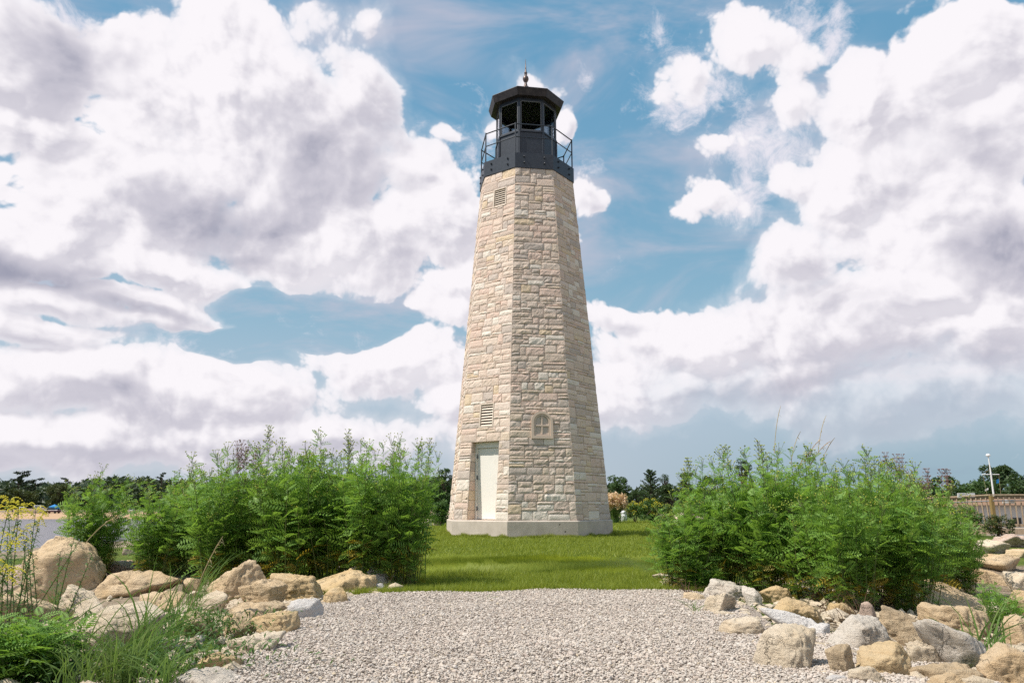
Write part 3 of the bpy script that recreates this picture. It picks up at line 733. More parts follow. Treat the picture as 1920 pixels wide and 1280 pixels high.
# roof
rf=ring(MB(),[(RL-.03,13.50),(1.19,13.50),(RO,ZE),(RO-.01,ZE+.02),(.75,ZE+.31),(.06,14.42)]).build('roof','roofmetal',tower)
fn=MB(); fn.lathe([(.14,14.36),(.10,14.44),(.05,14.47),(.055,14.52),(.045,14.56),(.04,14.60),(.075,14.64),(.097,14.70),(.10,14.745),(.085,14.80),(.05,14.845),(.034,14.87),(.05,14.90),(.045,14.94),(.055,14.96),(.03,15.0),(.022,15.1),(.004,15.47)],12); fn.build('finial','bronze',rf,True)
# ---------------------------------------------------------------- rocks
bm=bmesh.new(); bmesh.ops.create_icosphere(bm,subdivisions=5,radius=1); IV=np.array([v.co[:] for v in bm.verts]); IF=np.array([[v.index for v in f.verts] for f in bm.faces]); bm.free()
IV/=np.linalg.norm(IV,axis=1)[:,None]
bm=bmesh.new(); bmesh.ops.create_icosphere(bm,subdivisions=4,radius=1); IV4=np.array([v.co[:] for v in bm.verts]); IF4=np.array([[v.index for v in f.verts] for f in bm.faces]); bm.free()
IV4/=np.linalg.norm(IV4,axis=1)[:,None]
def rock(px0,px1,py0,py1,m,seed,label,tilt=0,depth=.8,rnd=.0,basey=None,y=None,group='rocks lining the path'):
    """rock spanning the given photo extent, standing where its foot meets the ground"""
    w_=px1-px0; r=np.random.default_rng(seed); by=basey or py1-3
    p=hit((px0+px1)/2,by) if y is None else W((px0+px1)/2,by,y)
    d=p.y+ (w_*p.y/F)*depth*.28
    wm=w_*d/F; hm=(py1-py0)*d/F; 
    T,TF=(IV,IF) if w_>60 else (IV4,IF4)
    nrm=r.normal(size=(13,3)); nrm/=np.linalg.norm(nrm,axis=1)[:,None]; off=r.uniform(.60,1.0,13)
    # a flatter top and bottom
    nrm=np.vstack([nrm,[(r.normal()*.15,r.normal()*.15,1)],[(0,0,-1)]]); off=np.append(off,[.66,.7])
    q=(T@nrm.T)/off; kk=46-34*rnd; soft=np.log(np.exp(np.clip(q,-1,2.5)*kk).sum(1))/kk
    V=T/soft[:,None]
    V=V*(1-rnd*.6)+T*rnd*.6*.9
    asp=max(.4,hm*1.3/wm)
    V=V*np.array([1,depth,asp])
    t=R(tilt); c,s=math.cos(t),math.sin(t); V=np.stack([V[:,0]*c-V[:,2]*s,V[:,1],V[:,0]*s+V[:,2]*c],1)
    V+=T*(fbm(V*2.2+seed,4,seed%50,.6)*.22)[:,None]*(1-.5*rnd)
    f2=fbm(V*np.array([5,5,9])+seed,4,seed%40+3,.6); V+=T*(f2*.13)[:,None]
    ridg=np.abs(fbm(V*np.array([1.5,1.5,5])+seed*2,3,seed%30+9)); V-=T*(np.maximum(0,.07-ridg)*.7)[:,None]
    lo,hi=V.min(0),V.max(0); hm2=hm*1.22
    V=(V-(lo+hi)/2)/(hi-lo)*np.array([wm,wm*depth,hm2])
    top=W((px0+px1)/2,py0,d)
    loc=Vector((top.x,d,top.z-hm2/2))
    o=mesh_np('rock',V,[TF],m,None,True,loc); tag(o,label,'rock',group); return o
G1='boulders on the left bank'; G2='boulders on the right bank'
RK=[
(55,207,1004,1120,'rock_tan',3,'large rounded tan boulder, tallest on the left bank',-12,.8,.45,None,G1),
(176,336,1068,1120,'rock_tan',14,'long flat-topped brown-faced rock right of the large round boulder',6,.6,.1,None,G1),
(205,296,1050,1082,'rock_pink',5,'low pinkish slab between the round boulder and the bushes',-3,.8,0,None,G1),
(105,245,1097,1160,'rock_pale',6,'smooth pale sloping rock in front of the large round boulder',-14,.8,.2,None,G1),
(-20,118,1104,1175,'rock_tan',7,'cracked tan rock at the left edge in front of the round boulder',-5,.8,.1,None,G1),
(112,312,1128,1246,'rock_pale',8,'long pale slab slanting up to the right behind the tall grass',28,.5,.1,1232,G1),
(256,345,1108,1152,'rock_tan',9,'squarish tan rock behind the long grass blades',0,.8,.1,None,G1),
(382,520,1047,1128,'rock_tan',10,'large tan slab with smooth slanted top at the foot of the left bushes',14,.6,.05,None,G1),
(447,535,1084,1140,'rock_tan',11,'brown-sided wedge rock right of the large slanted slab',20,.7,.1,None,G1),
(510,610,1074,1128,'rock_yellow',12,'pitted ochre rock with a dark hollow at its right end',0,.7,.15,None,G1),
(573,702,1066,1116,'rock_yellow',13,'flat golden slab with undercut right end near the gravel',-8,.7,.05,None,G1),
(607,653,1100,1136,'rock_yellow',24,'small smooth twin-lobed yellow rock at the gravel edge',-20,.8,.7,None,G1),
(668,733,1060,1102,'rock_grey',25,'angular white-grey rock at the far left corner of the gravel',-12,.8,0,None,G1),
(690,722,1092,1109,'rock_white',35,'small white stone under the angular white-grey rock',0,.8,.2,None,G1),
(546,603,1121,1166,'rock_white',16,'blue-white block on the gravel edge',-14,.8,.1,None,G1),
(474,552,1126,1152,'rock_brown',17,'low tan slab behind the blue-white block',0,.7,.1,None,G1),
(476,562,1143,1192,'rock_yellow',18,'orange-stained rock with a ragged hollow on the gravel edge',0,.7,0,None,G1),
(470,505,1144,1190,'rock_grey',48,'pale upright stone against the orange-stained rock',8,.8,.2,None,G1),
(432,526,1186,1231,'rock_pale',19,'peaked cream and brown rock at the left gravel edge',8,.8,.1,None,G1),
(370,454,1221,1264,'rock_yellow',20,'flat oval yellow rock at the gravel edge, second from the bottom',-6,.8,.5,None,G1),
(318,476,1254,1300,'rock_grey',21,'grey ridged rock cut by the bottom edge, left of the gravel',-4,.7,.1,1290,G1),
(345,382,1082,1112,'rock_tan',22,'small tan rock between the long flat rock and the slanted slab',0,.8,.1,None,G1),
(368,436,1108,1154,'rock_pale',23,'cream rock half hidden in grass above the weeds',0,.8,.1,None,G1),
(420,505,1128,1192,'rock_tan',28,'tan rock sunk in the weeds left of the pale upright stone',0,.8,.1,None,G1),
(330,420,1145,1200,'rock_brown',29,'brown rock hidden behind the grass blades at the weeds',0,.8,.2,None,G1),
(92,178,1160,1222,'rock_brown',30,'brown rock behind the long pale slab',10,.8,.1,None,G1),
(248,322,1140,1206,'rock_grey',31,'rounded grey-brown rock behind the tallest grass tuft',5,.8,.3,None,G1),
(5,75,1058,1096,'rock_pink',32,'pinkish rock left of the large round boulder',0,.8,.1,None,G1),
(12,66,1092,1124,'rock_brown',33,'small dark brown rock under the left flank of the round boulder',0,.8,.1,None,G1),
(232,256,1020,1042,'rock_pink',34,'small pink stone seen through the gap between the left bushes',0,.8,.1,None,G1),
(216,262,1050,1070,'rock_tan',36,'small tan stone at the foot of the gap between the left bushes',0,.8,.1,None,G1),
(628,684,1046,1074,'rock_grey',37,'grey stone in the shade under the left bushes',0,.8,.1,None,G1),
(572,590,1173,1183,'rock_yellow',38,'tiny orange chip of rock lying on the gravel',0,.8,.2,None,G1),
(40,130,1180,1260,'rock_brown',39,'brown rock behind the ferny plant in the lower left corner',0,.8,.1,None,G1),
(360,384,1190,1206,'rock_white',41,'small white stone among the weeds left of the peaked rock',0,.8,.1,None,G1),
# right bank
(1546,1602,1128,1162,'rock_yellow',85,'small ochre rock among the reddish stems left of the pinkish stone',-10,.8,.1,None,G2),
(1500,1552,1106,1130,'rock_brown',86,'brown stone in the shade above the long golden rock',-6,.8,.1,None,G2),
(1648,1705,1118,1142,'rock_tan',87,'tan stone under drooping leaves above the grey-brown rock',-6,.8,.1,None,G2),
(1836,1900,1132,1168,'rock_pale',88,'pale stone between the flat ledge and the leafy weed',-6,.8,.1,None,G2),
(1315,1412,1084,1124,'rock_grey',50,'flat grey slab at the far right corner of the gravel',-8,.7,0,None,G2),
(1316,1384,1108,1154,'rock_pale',51,'pale block with a brown right face in front of the flat grey slab',-8,.8,.1,None,G2),
(1280,1330,1108,1132,'rock_tan',52,'low tan stone half buried under the right bush at the gravel corner',0,.8,.3,None,G2),
(1392,1426,1098,1136,'rock_grey',53,'small peaked grey stone right of the pale block',10,.8,.1,None,G2),
(1422,1484,1096,1134,'rock_yellow',54,'ragged golden rock under the right bushes, upper of two',-18,.7,0,None,G2),
(1440,1556,1118,1178,'rock_yellow',55,'long golden rock slanting down to the right behind the lilac-grey slab',-24,.5,.05,1168,G2),
(1424,1544,1138,1198,'rock_white',56,'lilac-grey slab slanting down to the right behind the big pale boulder',-22,.45,.1,1186,G2),
(1350,1428,1154,1196,'rock_pale',57,'rounded tan rock half sunk in gravel left of the big pale boulder',4,.8,.5,None,G2),
(1338,1376,1144,1160,'rock_pale',58,'small flat white stone sunk in the gravel edge',0,.8,.4,None,G2),
(1405,1522,1168,1258,'rock_pale',59,'big pale tan boulder sitting on the gravel on the right',-6,.85,.25,None,G2),
(1545,1662,1151,1222,'rock_grey',60,'large light grey rounded boulder right of the big pale one',-6,.8,.3,None,G2),
(1607,1646,1126,1172,'rock_pink',61,'small upright pinkish stone at the foot of the red stems',22,.8,.3,None,G2),
(1543,1604,1204,1268,'rock_brown',62,'speckled brown rock under the light grey boulder',6,.8,.1,None,G2),
(1592,1702,1201,1270,'rock_yellow',63,'yellow angular boulder in the lower right foreground',14,.8,.1,None,G2),
(1648,1742,1134,1208,'rock_brown',64,'grey-brown rock under drooping leaves right of the pinkish stone',-20,.7,.1,None,G2),
(1630,1775,1160,1252,'rock_pale',65,'long smooth cream slab slanting down behind the yellow boulder',-34,.4,.1,1226,G2),
(1712,1870,1156,1258,'rock_grey',66,'big rough grey slab in the lower right, crossed by reeds',-22,.7,.05,None,G2),
(1726,1862,1130,1196,'rock_tan',67,'tan rock with shaded face above the rough grey slab',-6,.7,.1,None,G2),
(1685,1882,1084,1138,'rock_tan',68,'long flat tan ledge under the right end of the bushes',-4,.5,.05,None,G2),
(1712,1846,1240,1292,'rock_brown',69,'grey-brown block at the bottom edge right of the yellow boulder',-6,.7,0,1284,G2),
(1718,1815,1258,1310,'rock_tan',70,'pale tan rock cut by the bottom edge in front of the grey-brown block',0,.8,.2,1300,G2),
(1838,1940,1206,1300,'rock_tan',71,'large tan rock filling the lower right corner',12,.8,.1,1290,G2),
(1590,1664,1246,1290,'rock_pale',72,'cream flat rock under the yellow boulder at the bottom edge',-6,.8,.1,1284,G2),
(1545,1590,1264,1286,'rock_white',73,'small white stone at the bottom edge in the gravel pocket',0,.8,.2,1282,G2),
(1845,1940,1000,1028,'rock_pink',74,'flat pinkish slab topmost on the right bank, below the railing',0,.8,.1,None,G2),
(1824,1894,1010,1038,'rock_pale',75,'flat pale slab just below the topmost pinkish one',-4,.8,.1,None,G2),
(1888,1940,1028,1046,'rock_tan',76,'thin tan slab at the right edge under the pale slab',0,.8,.1,None,G2),
(1834,1920,1038,1074,'rock_tan',77,'humped tan rock at the right end of the bushes',-6,.8,.1,None,G2),
(1820,1900,1066,1098,'rock_tan',78,'broad flat tan rock below the humped one',0,.8,.05,None,G2),
(1880,1950,1070,1112,'rock_pale',79,'smooth pale rock at the right edge above the leafy weed',0,.8,.1,None,G2),
(1866,1950,1104,1160,'rock_tan',80,'tan rock at the right edge behind the leafy weed',0,.8,.1,None,G2),
(1880,1950,1150,1212,'rock_tan',81,'tan rock in the shade of the leafy weed at the right edge',0,.8,.1,None,G2),
(1690,1760,1200,1250,'rock_pale',82,'small cream rock between the yellow boulder and the rough grey slab',-10,.8,.1,None,G2),
(1600,1690,1112,1140,'rock_brown',83,'brown rock in the shade beneath the right bushes',0,.6,.1,None,G2),
(1508,1556,1168,1196,'rock_white',84,'small white stone between the lilac slab and the light grey boulder',0,.8,.2,None,G2),
]
for t in RK:
    x0,x1,y0,y1,m_,sd_,lab,tl,dp,rn,by,gp=t
    rock(x0,x1,y0,y1,m_,sd_,lab,tl,dp,rn,by,None,gp)
def rubble():
    r=np.random.default_rng(31); N=2600
    side=r.random(N)<.5; y=r.uniform(3.4,9.2,N)
    l,rr_=path_edges(y); x=np.where(side,l-.05-np.abs(r.normal(0,1.1,N)),rr_+.05+np.abs(r.normal(0,1.5,N)))
    k=(x>-5.2)&(x<6.5); x,y=x[k],y[k]; N=len(x); s_=r.lognormal(math.log(.026),.5,N).clip(.012,.09)
    bm=bmesh.new(); bmesh.ops.create_icosphere(bm,subdivisions=1,radius=1); T=np.array([v.co[:] for v in bm.verts]); TF=np.array([[v.index for v in f.verts] for f in bm.faces]); bm.free()
    V=np.repeat(T[None],N,0)*(1+r.uniform(-.35,.35,(N,12,1)))*np.stack([r.uniform(.8,1.5,N),r.uniform(.7,1.2,N),r.uniform(.4,.8,N)],1)[:,None,:]*s_[:,None,None]
    a=r.uniform(0,6.28,N); ca,sa=np.cos(a)[:,None],np.sin(a)[:,None]; V=np.stack([V[...,0]*ca-V[...,1]*sa,V[...,0]*sa+V[...,1]*ca,V[...,2]],-1)
    V+=np.stack([x,y,gz(x,y)+s_*.2],-1)[:,None,:]
    tag(mesh_np('rubble',V.reshape(-1,3),[(TF[None]+np.arange(N)[:,None,None]*12).reshape(-1,3)],'rock_pale'),'small broken stones and soil crumbs between the boulders','rubble',kind='stuff')
rubble()
# ---------------------------------------------------------------- plants
def leaf_template(pairs=9,droop=.25,width=.34):
    V=[];Fq=[]
    def quad(p,d,l,w,up):
        d=np.array(d)/np.linalg.norm(d); s=np.cross(d,up); s/=np.linalg.norm(s)+1e-9
        b=len(V); V.extend([p,p+d*l*.45+s*w/2,p+d*l,p+d*l*.45-s*w/2]); Fq.append((b,b+1,b+2,b+3))
    for i in range(pairs):
        x=.1+.86*i/(pairs-1); z=-droop*x*x; prof=math.sin(math.pi*min(1,.22+.7*x))**.8
        for s in (-1,1):
            quad(np.array([x,0,z]),(.55,s*1.0,.12-.2*x),width*prof*(1 if i<pairs-1 else .8),.092,np.array([0,.0,1]))
    quad(np.array([.9,0,-droop*.81]),(1,0,-2*droop*.5),.2,.07,np.array([0,0,1.]))
    b=len(V); V.extend([np.array([0,.008,0]),np.array([0,-.008,0]),np.array([.5,-.006,-droop*.25]),np.array([.5,.006,-droop*.25]),np.array([.95,0,-droop*.9])])
    Fq.append((b,b+1,b+2,b+3)); 
    return np.array(V),np.array(Fq)
def rotmats(yaw,pitch,roll):
    cy,sy=np.cos(yaw),np.sin(yaw); cp,sp=np.cos(pitch),np.sin(pitch); cr,sr=np.cos(roll),np.sin(roll)
    Z=np.zeros_like(yaw);O=np.ones_like(yaw)
    Rz=np.stack([np.stack([cy,-sy,Z],-1),np.stack([sy,cy,Z],-1),np.stack([Z,Z,O],-1)],-2)
    Ry=np.stack([np.stack([cp,Z,-sp],-1),np.stack([Z,O,Z],-1),np.stack([sp,Z,cp],-1)],-2)
    Rx=np.stack([np.stack([O,Z,Z],-1),np.stack([Z,cr,-sr],-1),np.stack([Z,sr,cr],-1)],-2)
    return Rz@Ry@Rx
def scatter(TV,TF,pos,yaw,pitch,roll,size):
    Rm=rotmats(yaw,pitch,roll); V=np.einsum('nij,kj->nki',Rm,TV)*size[:,None,None]+pos[:,None,:]
    Fq=(TF[None]+np.arange(len(pos))[:,None,None]*len(TV)).reshape(-1,TF.shape[1]); return V.reshape(-1,3),Fq
LT=[leaf_template(7,.22),leaf_template(6,.4),leaf_template(8,.12,.30)]
def tansy_meshes(seed,height=1.15,radius=.55,stems=46,leafsize=.15,flowers=True,lean=.32,dry=.10):
    r=np.random.default_rng(seed); st=MB(); LV=[[],[],[]]; info=[]; FLp=[]; stalk=MB(); dryinfo=[]
    for i in range(stems):
        a=r.uniform(0,6.28); rad=radius*math.sqrt(r.random()); b=np.array([math.cos(a)*rad*.38+r.normal(0,.03),math.sin(a)*rad*.38+r.normal(0,.03),-.03])
        h=height*(r.uniform(.60,.98) if r.random()<.62 else r.uniform(.90,1.16))*(1-.18*(rad/radius)**2); le=lean*rad/radius+r.normal(0,.05); dirv=np.array([math.cos(a),math.sin(a),0])
        side=np.array([r.normal(0,.05),r.normal(0,.05),0])
        pts=[b+dirv*le*h*(t**1.3)+side*h*math.sin(t*3)+np.array([0,0,h*t]) for t in np.linspace(0,1,6)]
        st.tube(pts,[.0055,.005,.0045,.004,.003,.002],3,False)
        n=int(33*h/height); y0=r.uniform(0,6.28)
        for k in range(n):
            t=.07+.92*(k+.5)/n; p=pts[0]+dirv*le*h*(t**1.3)+side*h*math.sin(t*3)+np.array([0,0,h*t])
            sz=leafsize*(.60+.70*math.sin(math.pi*min(.96,(1-t)*1.0+.1))**.8)*(.65+.35*min(1,t/.35))*r.uniform(.7,1.25)*(1 if t<.8 else .7)
            rec=(p,y0+k*2.4+r.normal(0,.3),r.uniform(-.1,.5)+.5*t-.15,r.normal(0,.5),sz)
            (dryinfo if (t<.34 and r.random()<dry*4) else info).append(rec)
        if flowers and r.random()<.8:
            p=pts[-1]; nb=r.integers(6,12)
            for q in range(nb):
                an=r.uniform(0,6.28); e=r.uniform(.02,.075); f=p+np.array([math.cos(an)*e,math.sin(an)*e,r.uniform(.0,.05)]); 
                if r.random()<.5: stalk.tube([p-np.array([0,0,.06]),f],.0017,3,False)
                FLp.append(f)
    parts=[]
    def leaves(info,nm,mt):
        if not info: return
        P=np.array([i[0] for i in info]); A=np.array([i[1:] for i in info],float); Vs=[];Fs=[];n=0; ch=r.integers(0,3,len(P))
        for j in range(3):
            m=ch==j
            if not m.any(): continue
            V,Fq=scatter(LT[j][0],LT[j][1],P[m],A[m,0],A[m,1],A[m,2],A[m,3]); Vs.append(V); Fs.append(Fq+n); n+=len(V)
        parts.append((nm,np.concatenate(Vs),[np.concatenate(Fs)],mt))
    leaves(info,'foliage','tansy'); leaves(dryinfo,'withered_leaves','tansydry')
    st_=st; 
    if stalk.n: st_.v+=stalk.v; [st_.f[3].append([x+st_.n for x in f]) for f in stalk.f[3]]; [st_.f[4].append([x+st_.n for x in f]) for f in stalk.f[4]]; st_.n+=stalk.n
    parts.append(('stems',np.concatenate(st.v),[np.array(st.f[3],np.int32).reshape(-1,3),np.array(st.f[4],np.int32).reshape(-1,4)],'stemgreen'))
    if FLp:
        FP=np.array(FLp); BT=np.array([(1,0,0),(.5,.87,0),(-.5,.87,0),(-1,0,0),(-.5,-.87,0),(.5,-.87,0),(0,0,.75),(0,0,-.5)]); BF=np.array([(i,(i+1)%6,6) for i in range(6)]+[((i+1)%6,i,7) for i in range(6)])
        z=np.zeros(len(FP)); V,Fq=scatter(BT,BF,FP,z,z+r.normal(0,.3,len(FP)),z,r.uniform(.0065,.0105,len(FP)))
        parts.append(('flower_heads',V,[Fq],'flower'))
    return parts
VAR=[]
def make_plant(name,parts,loc,rz,sc,label,cat,group=None):
    t=empty(name,loc,rz); t.scale=(sc[0],sc[0],sc[1]) if hasattr(sc,'__len__') else (sc,)*3
    tag(t,label,cat,group)
    for nm,me in parts:
        o=bpy.data.objects.new(nm,me); link(o,t)
        if nm=='flower_heads': o['kind']='stuff'
    return t
def bake(parts):
    out=[]
    for nm,V,Fs,m in parts:
        o=mesh_np(nm,V,Fs,m); me=o.data; bpy.data.objects.remove(o); out.append((nm,me))
    return out
for s in range(6): VAR.append(bake(tansy_meshes(100+s,1.15,.58,50,.15)))
# (px centre, base depth y, photo top y, width factor, variant, label)
def bush(px,d,topy,sc,v,label,group,rz=None,x=None):
    d=d*1.13; sc=sc*1.12
    X_=(px-960)/FX*d if x is None else x
    z=float(gz(X_,d)); top=W(px,topy,d).z; hs=(top-z)/1.15
    return make_plant('tansy_bush',VAR[v],(X_,d,z-.02),(px*.37+d)%6.28 if rz is None else rz,(sc,hs),label,'bush',group)
GL='tansy bushes left of the path'; GR='tansy bushes right of the path'
BL=[(182,8.7,882,.72,0,'leafy green tansy bush behind the large round boulder, set apart from the thicket'),
(300,8.5,905,.72,1,'tansy bush just right of the gap behind the round boulder'),
(352,9.0,882,.90,4,'tansy bush with pale yellowish tips behind the long flat rock'),
(425,7.8,862,.92,2,'tansy bush behind the large slanted tan slab'),
(498,7.9,842,.85,3,'tansy bush beneath the tallest single flower spike on the left'),
(560,7.6,836,.92,5,'tansy bush in the middle of the left thicket behind the ochre rock'),
(630,7.7,830,.95,0,'tall tansy bush with yellow heads near the middle left'),
(690,7.45,838,.86,1,'tansy bush behind the angular white-grey rock'),
(758,7.4,842,.72,2,'rightmost tansy bush of the left thicket, leaning over the lawn'),
(590,9.6,852,1.1,4,'tansy bush at the back of the left thicket'),
(420,9.8,882,1.1,5,'tansy bush at the rear left behind the slanted slab')]
for b in BL: bush(*b,GL)
BR=[(1276,7.0,925,.62,3,'leftmost tansy bush of the right thicket, leaning over the lawn'),
(1345,7.2,872,.76,0,'tansy bush behind the flat grey slab'),
(1425,6.9,850,.86,1,'tansy bush above the ragged golden rocks'),
(1508,6.6,862,.80,2,'tansy bush in the middle of the right thicket'),
(1580,6.05,884,.66,4,'tansy bush with reddish bare stems above the light grey boulder'),
(1635,6.6,866,.80,5,'tansy bush with yellow heads above the pinkish stone'),
(1690,6.2,892,.66,0,'tansy bush drooping over the grey-brown rock'),
(1722,7.3,880,.78,3,'tansy bush behind the long flat tan ledge'),
(1785,7.9,948,.52,1,'low dark tansy bush at the right end of the thicket'),
(1480,8.8,862,1.0,4,'tansy bush at the back of the right thicket'),
(1650,8.8,880,1.0,2,'tansy bush at the rear right behind the yellow heads')]
for b in BR: bush(*b,GR)
# tall single spikes / dry umbels
def spike(px,d,topy,label,m='tansy',fm='flower',kind='flower_spike',seed=0,n=3,w=.05):
    d=d*1.13
    r=np.random.default_rng(seed); X_=(px-960)/FX*d; z=float(gz(X_,d)); H=W(px,topy,d).z-z
    t=empty(kind,(X_,d,z)); tag(t,label,'plant'); st=MB(); info=[]; FLp=[]
    for i in range(n):
        b=np.array([r.normal(0,w),r.normal(0,w),0]); h=H*r.uniform(.86,1) if i else H; tp=b+np.array([r.normal(0,.05),r.normal(0,.05),h])
        st.tube([b,(b+tp)/2+(r.normal(0,.02),0,0),tp],[.006,.004,.002],3,False)
        for k in range(26):
            q=.3+.68*k/26; p=b+(tp-b)*q; info.append((p,k*2.4,.45,r.normal(0,.3),.11*(1.15-q)+.02))
        for q in (.86,.9,.94,.97,1.0):
            for j in range(7):
                an=r.uniform(0,6.28); e=.075*(1.15-q)*4*.5+.012; p=b+(tp-b)*q; f=p+np.array([math.cos(an)*e,math.sin(an)*e,.05]); st.tube([p,f],.0015,3,False); FLp.append(f)
    st.build('stems','stemgreen' if m else 'reddish',t)
    if m:
        P=np.array([i[0] for i in info]); A=np.array([i[1:] for i in info],float); V,Fq=scatter(LT[2][0],LT[2][1],P,A[:,0],A[:,1],A[:,2],A[:,3]); mesh_np('foliage',V,[Fq],m,t)
    FP=np.array(FLp); BT=np.array([(1,0,0),(.5,.87,0),(-.5,.87,0),(-1,0,0),(-.5,-.87,0),(.5,-.87,0),(0,0,.75),(0,0,-.5)]); BF=np.array([(i,(i+1)%6,6) for i in range(6)]+[((i+1)%6,i,7) for i in range(6)])
    z0=np.zeros(len(FP)); V,Fq=scatter(BT,BF,FP,z0,z0,z0,r.uniform(.007,.011,len(FP))); tag(mesh_np('flower_heads',V,[Fq],fm,t),kind='stuff')
    return t
spike(489,8.0,806,'tallest green flower spike, rising above the left thicket',seed=1,n=2)
spike(653,7.9,815,'flowering stem topped with yellow buttons above the middle of the left thicket',seed=2,n=3)
spike(786,8.1,832,'flowering stem at the right end of the left thicket',seed=3,n=3)
spike(540,8.0,828,'flowering stem just right of the tallest spike',seed=9,n=3)
spike(1355,7.3,842,'tall flower stem against the sky at the left of the right thicket',seed=4,n=2)
spike(1436,7.3,836,'tallest green flower head of the right thicket',seed=5,n=3)
spike(1312,7.4,866,'short flower stem at the left edge of the right thicket',seed=6,n=2)
spike(1640,7.4,852,'flowering stem above the right half of the right thicket',seed=16,n=3)
spike(448,7.9,833,'dry reddish umbels standing above the left thicket',None,'reddish','dry_umbel',7,7,.10)
spike(1700,7.6,858,'dry reddish umbels above the right thicket',None,'reddish','dry_umbel',8,7,.10)
spike(1768,8.2,888,'dry reddish twigs at the right end of the thicket near the railing',None,'reddish','dry_umbel',18,6,.10)
def strip(mb,pts,w,up=(0,0,1)):
    pts=[np.array(p,float) for p in pts]; k=len(pts); V=[]
    d=pts[-1]-pts[0]; s=np.cross(d,np.array(up)); s=s/(np.linalg.norm(s)+1e-6) if np.linalg.norm(s)>1e-4 else np.array([1.,0,0])
    for i,p in enumerate(pts):
        ww=w*(1-(i/(k-1))**2*.97)*(.6+.4*min(1,i/ (k*.3))); V+= [p-s*ww/2,p+s*ww/2]
    mb.add(V,[(2*i,2*i+1,2*i+3,2*i+2) for i in range(k-1)])
def grass_tuft(px,py,n,h,spread,wd,label,m='reed',seed=0,leanx=.0,name='grass_tuft',cat='grass tuft',y=None,stalks=0):
    r=np.random.default_rng(seed); p=hit(px,py) if y is None else W(px,py,y); t=empty(name,(p.x,p.y,float(gz(p.x,p.y)))) ; tag(t,label,cat)
    mb=MB()
    for i in range(n):
        b=np.array([r.normal(0,spread*.5),r.normal(0,spread*.5),0]); a=r.uniform(0,6.28); L=h*r.uniform(.45,1.15); le=r.uniform(.15,.75); dx=np.array([math.cos(a)+leanx,math.sin(a)*.7,0])
        tw=r.normal(0,.1)
        pts=[b+dx*le*L*(q**1.8)+np.array([tw*q*q,0,L*(q-.42*le*q**3)]) for q in np.linspace(0,1,7)]
        strip(mb,pts,wd*r.uniform(.6,1.3),(math.cos(a+1.2),math.sin(a+1.2),.3))
    mb.build('blades',m,t)
    return t
grass_tuft(225,1280,95,.34,.12,.009,'dense tuft of broad green grass blades in front of the long pale slab',seed=1)
grass_tuft(275,1250,55,.40,.10,.008,'tall green grass tuft arching over the rocks left of the weeds',seed=2,leanx=.25)
grass_tuft(150,1292,55,.26,.12,.009,'low broad-bladed grass tuft at the bottom left',seed=3)
grass_tuft(335,1200,48,.34,.10,.007,'fine upright grass left of the slanted slab',seed=4,leanx=.3)
grass_tuft(360,1150,40,.34,.12,.007,'wispy grass below the slanted slab',seed=5,leanx=.3)
grass_tuft(310,1285,60,.22,.12,.008,'short grass at the bottom edge beside the grey ridged rock',seed=6)
grass_tuft(250,1236,22,.62,.12,.009,'long arching grass blades rising in front of the long pale slab',seed=21,leanx=.5)
grass_tuft(330,1192,18,.55,.12,.008,'tall sparse blades leaning right over the cream rock',seed=22,leanx=.5)
grass_tuft(1585,1160,40,.26,.22,.006,'bare reddish stems under the right thicket above the light grey boulder','stembrown',seed=23)
grass_tuft(1500,1118,30,.22,.22,.006,'bare brown stems under the right thicket behind the golden rock','stembrown',seed=24)
grass_tuft(1290,1118,26,.18,.10,.006,'dark brown bare stems at the left foot of the right thicket','stembrown',seed=25)
grass_tuft(755,1098,26,.22,.12,.006,'dark bare stems at the right foot of the left thicket','stembrown',seed=26)
grass_tuft(120,1240,40,.42,.16,.009,'broad arching grass right of the ferny corner plant',seed=27,leanx=.4)
grass_tuft(110,1150,40,.30,.12,.008,'sparse grass growing between the rocks below the round boulder',seed=7,leanx=.4)
grass_tuft(60,1225,28,.30,.10,.010,'broad grass blades behind the ferny corner plant',seed=8)
grass_tuft(505,1186,24,.20,.06,.005,'thin grass in front of the pale upright stone',seed=9)
grass_tuft(385,1120,26,.5,.08,.008,'long grass blades crossing the large slanted slab',seed=10,leanx=.6)
grass_tuft(1832,1245,12,.46,.06,.013,'few broad yellow-green reed blades on the rough grey slab',seed=11)
grass_tuft(1870,1225,18,.34,.10,.012,'reeds with yellowing blades beside the leafy weed on the right',seed=12)
grass_tuft(740,1100,12,.07,.10,.004,'tiny sprout of grass in the gravel near the left bushes',seed=13)
grass_tuft(905,1124,12,.05,.16,.005,'tiny flat weed at the far edge of the gravel',seed=14)
grass_tuft(1305,1150,10,.12,.03,.006,'thin green sprout in the gravel near the pale block',seed=15)
# seed stalks
def seed_stalk(px,py,tx,ty,y,label,n=9,m='straw',droop=.06,curl=.05):
    a=W(px,py,y); b=W(tx,ty,y); t=empty('seed_stalk',a); tag(t,label,'grass stalk'); d=np.array(b-a); mb=MB(); r=np.random.default_rng(int(px))
    P=lambda q:d*q+np.array([curl*q*q*np.sign(d[0]+1e-6),0,-curl*q**3])
    mb.tube([P(q) for q in np.linspace(0,1,7)],[.0040]*6+[.002],3,False); mb.build('stalk',m,t)
    s=MB(); 
    for i in range(n):
        q=.55+.45*i/n; p=P(q); e=p+np.array([r.uniform(.01,.05)*np.sign(d[0]+.001)+r.normal(0,.012),r.normal(0,.02),-r.uniform(0,droop)+.02]); strip(s,[p,(p+e)/2+np.array([0,0,.006]),e],.012)
    s.build('seed_head',m,t)
seed_stalk(160,1018,216,950,5.6,'straw coloured drooping seed head above the round boulder',16)
seed_stalk(352,1150,405,990,5.2,'long pale stalk rising in front of the left bushes',12)
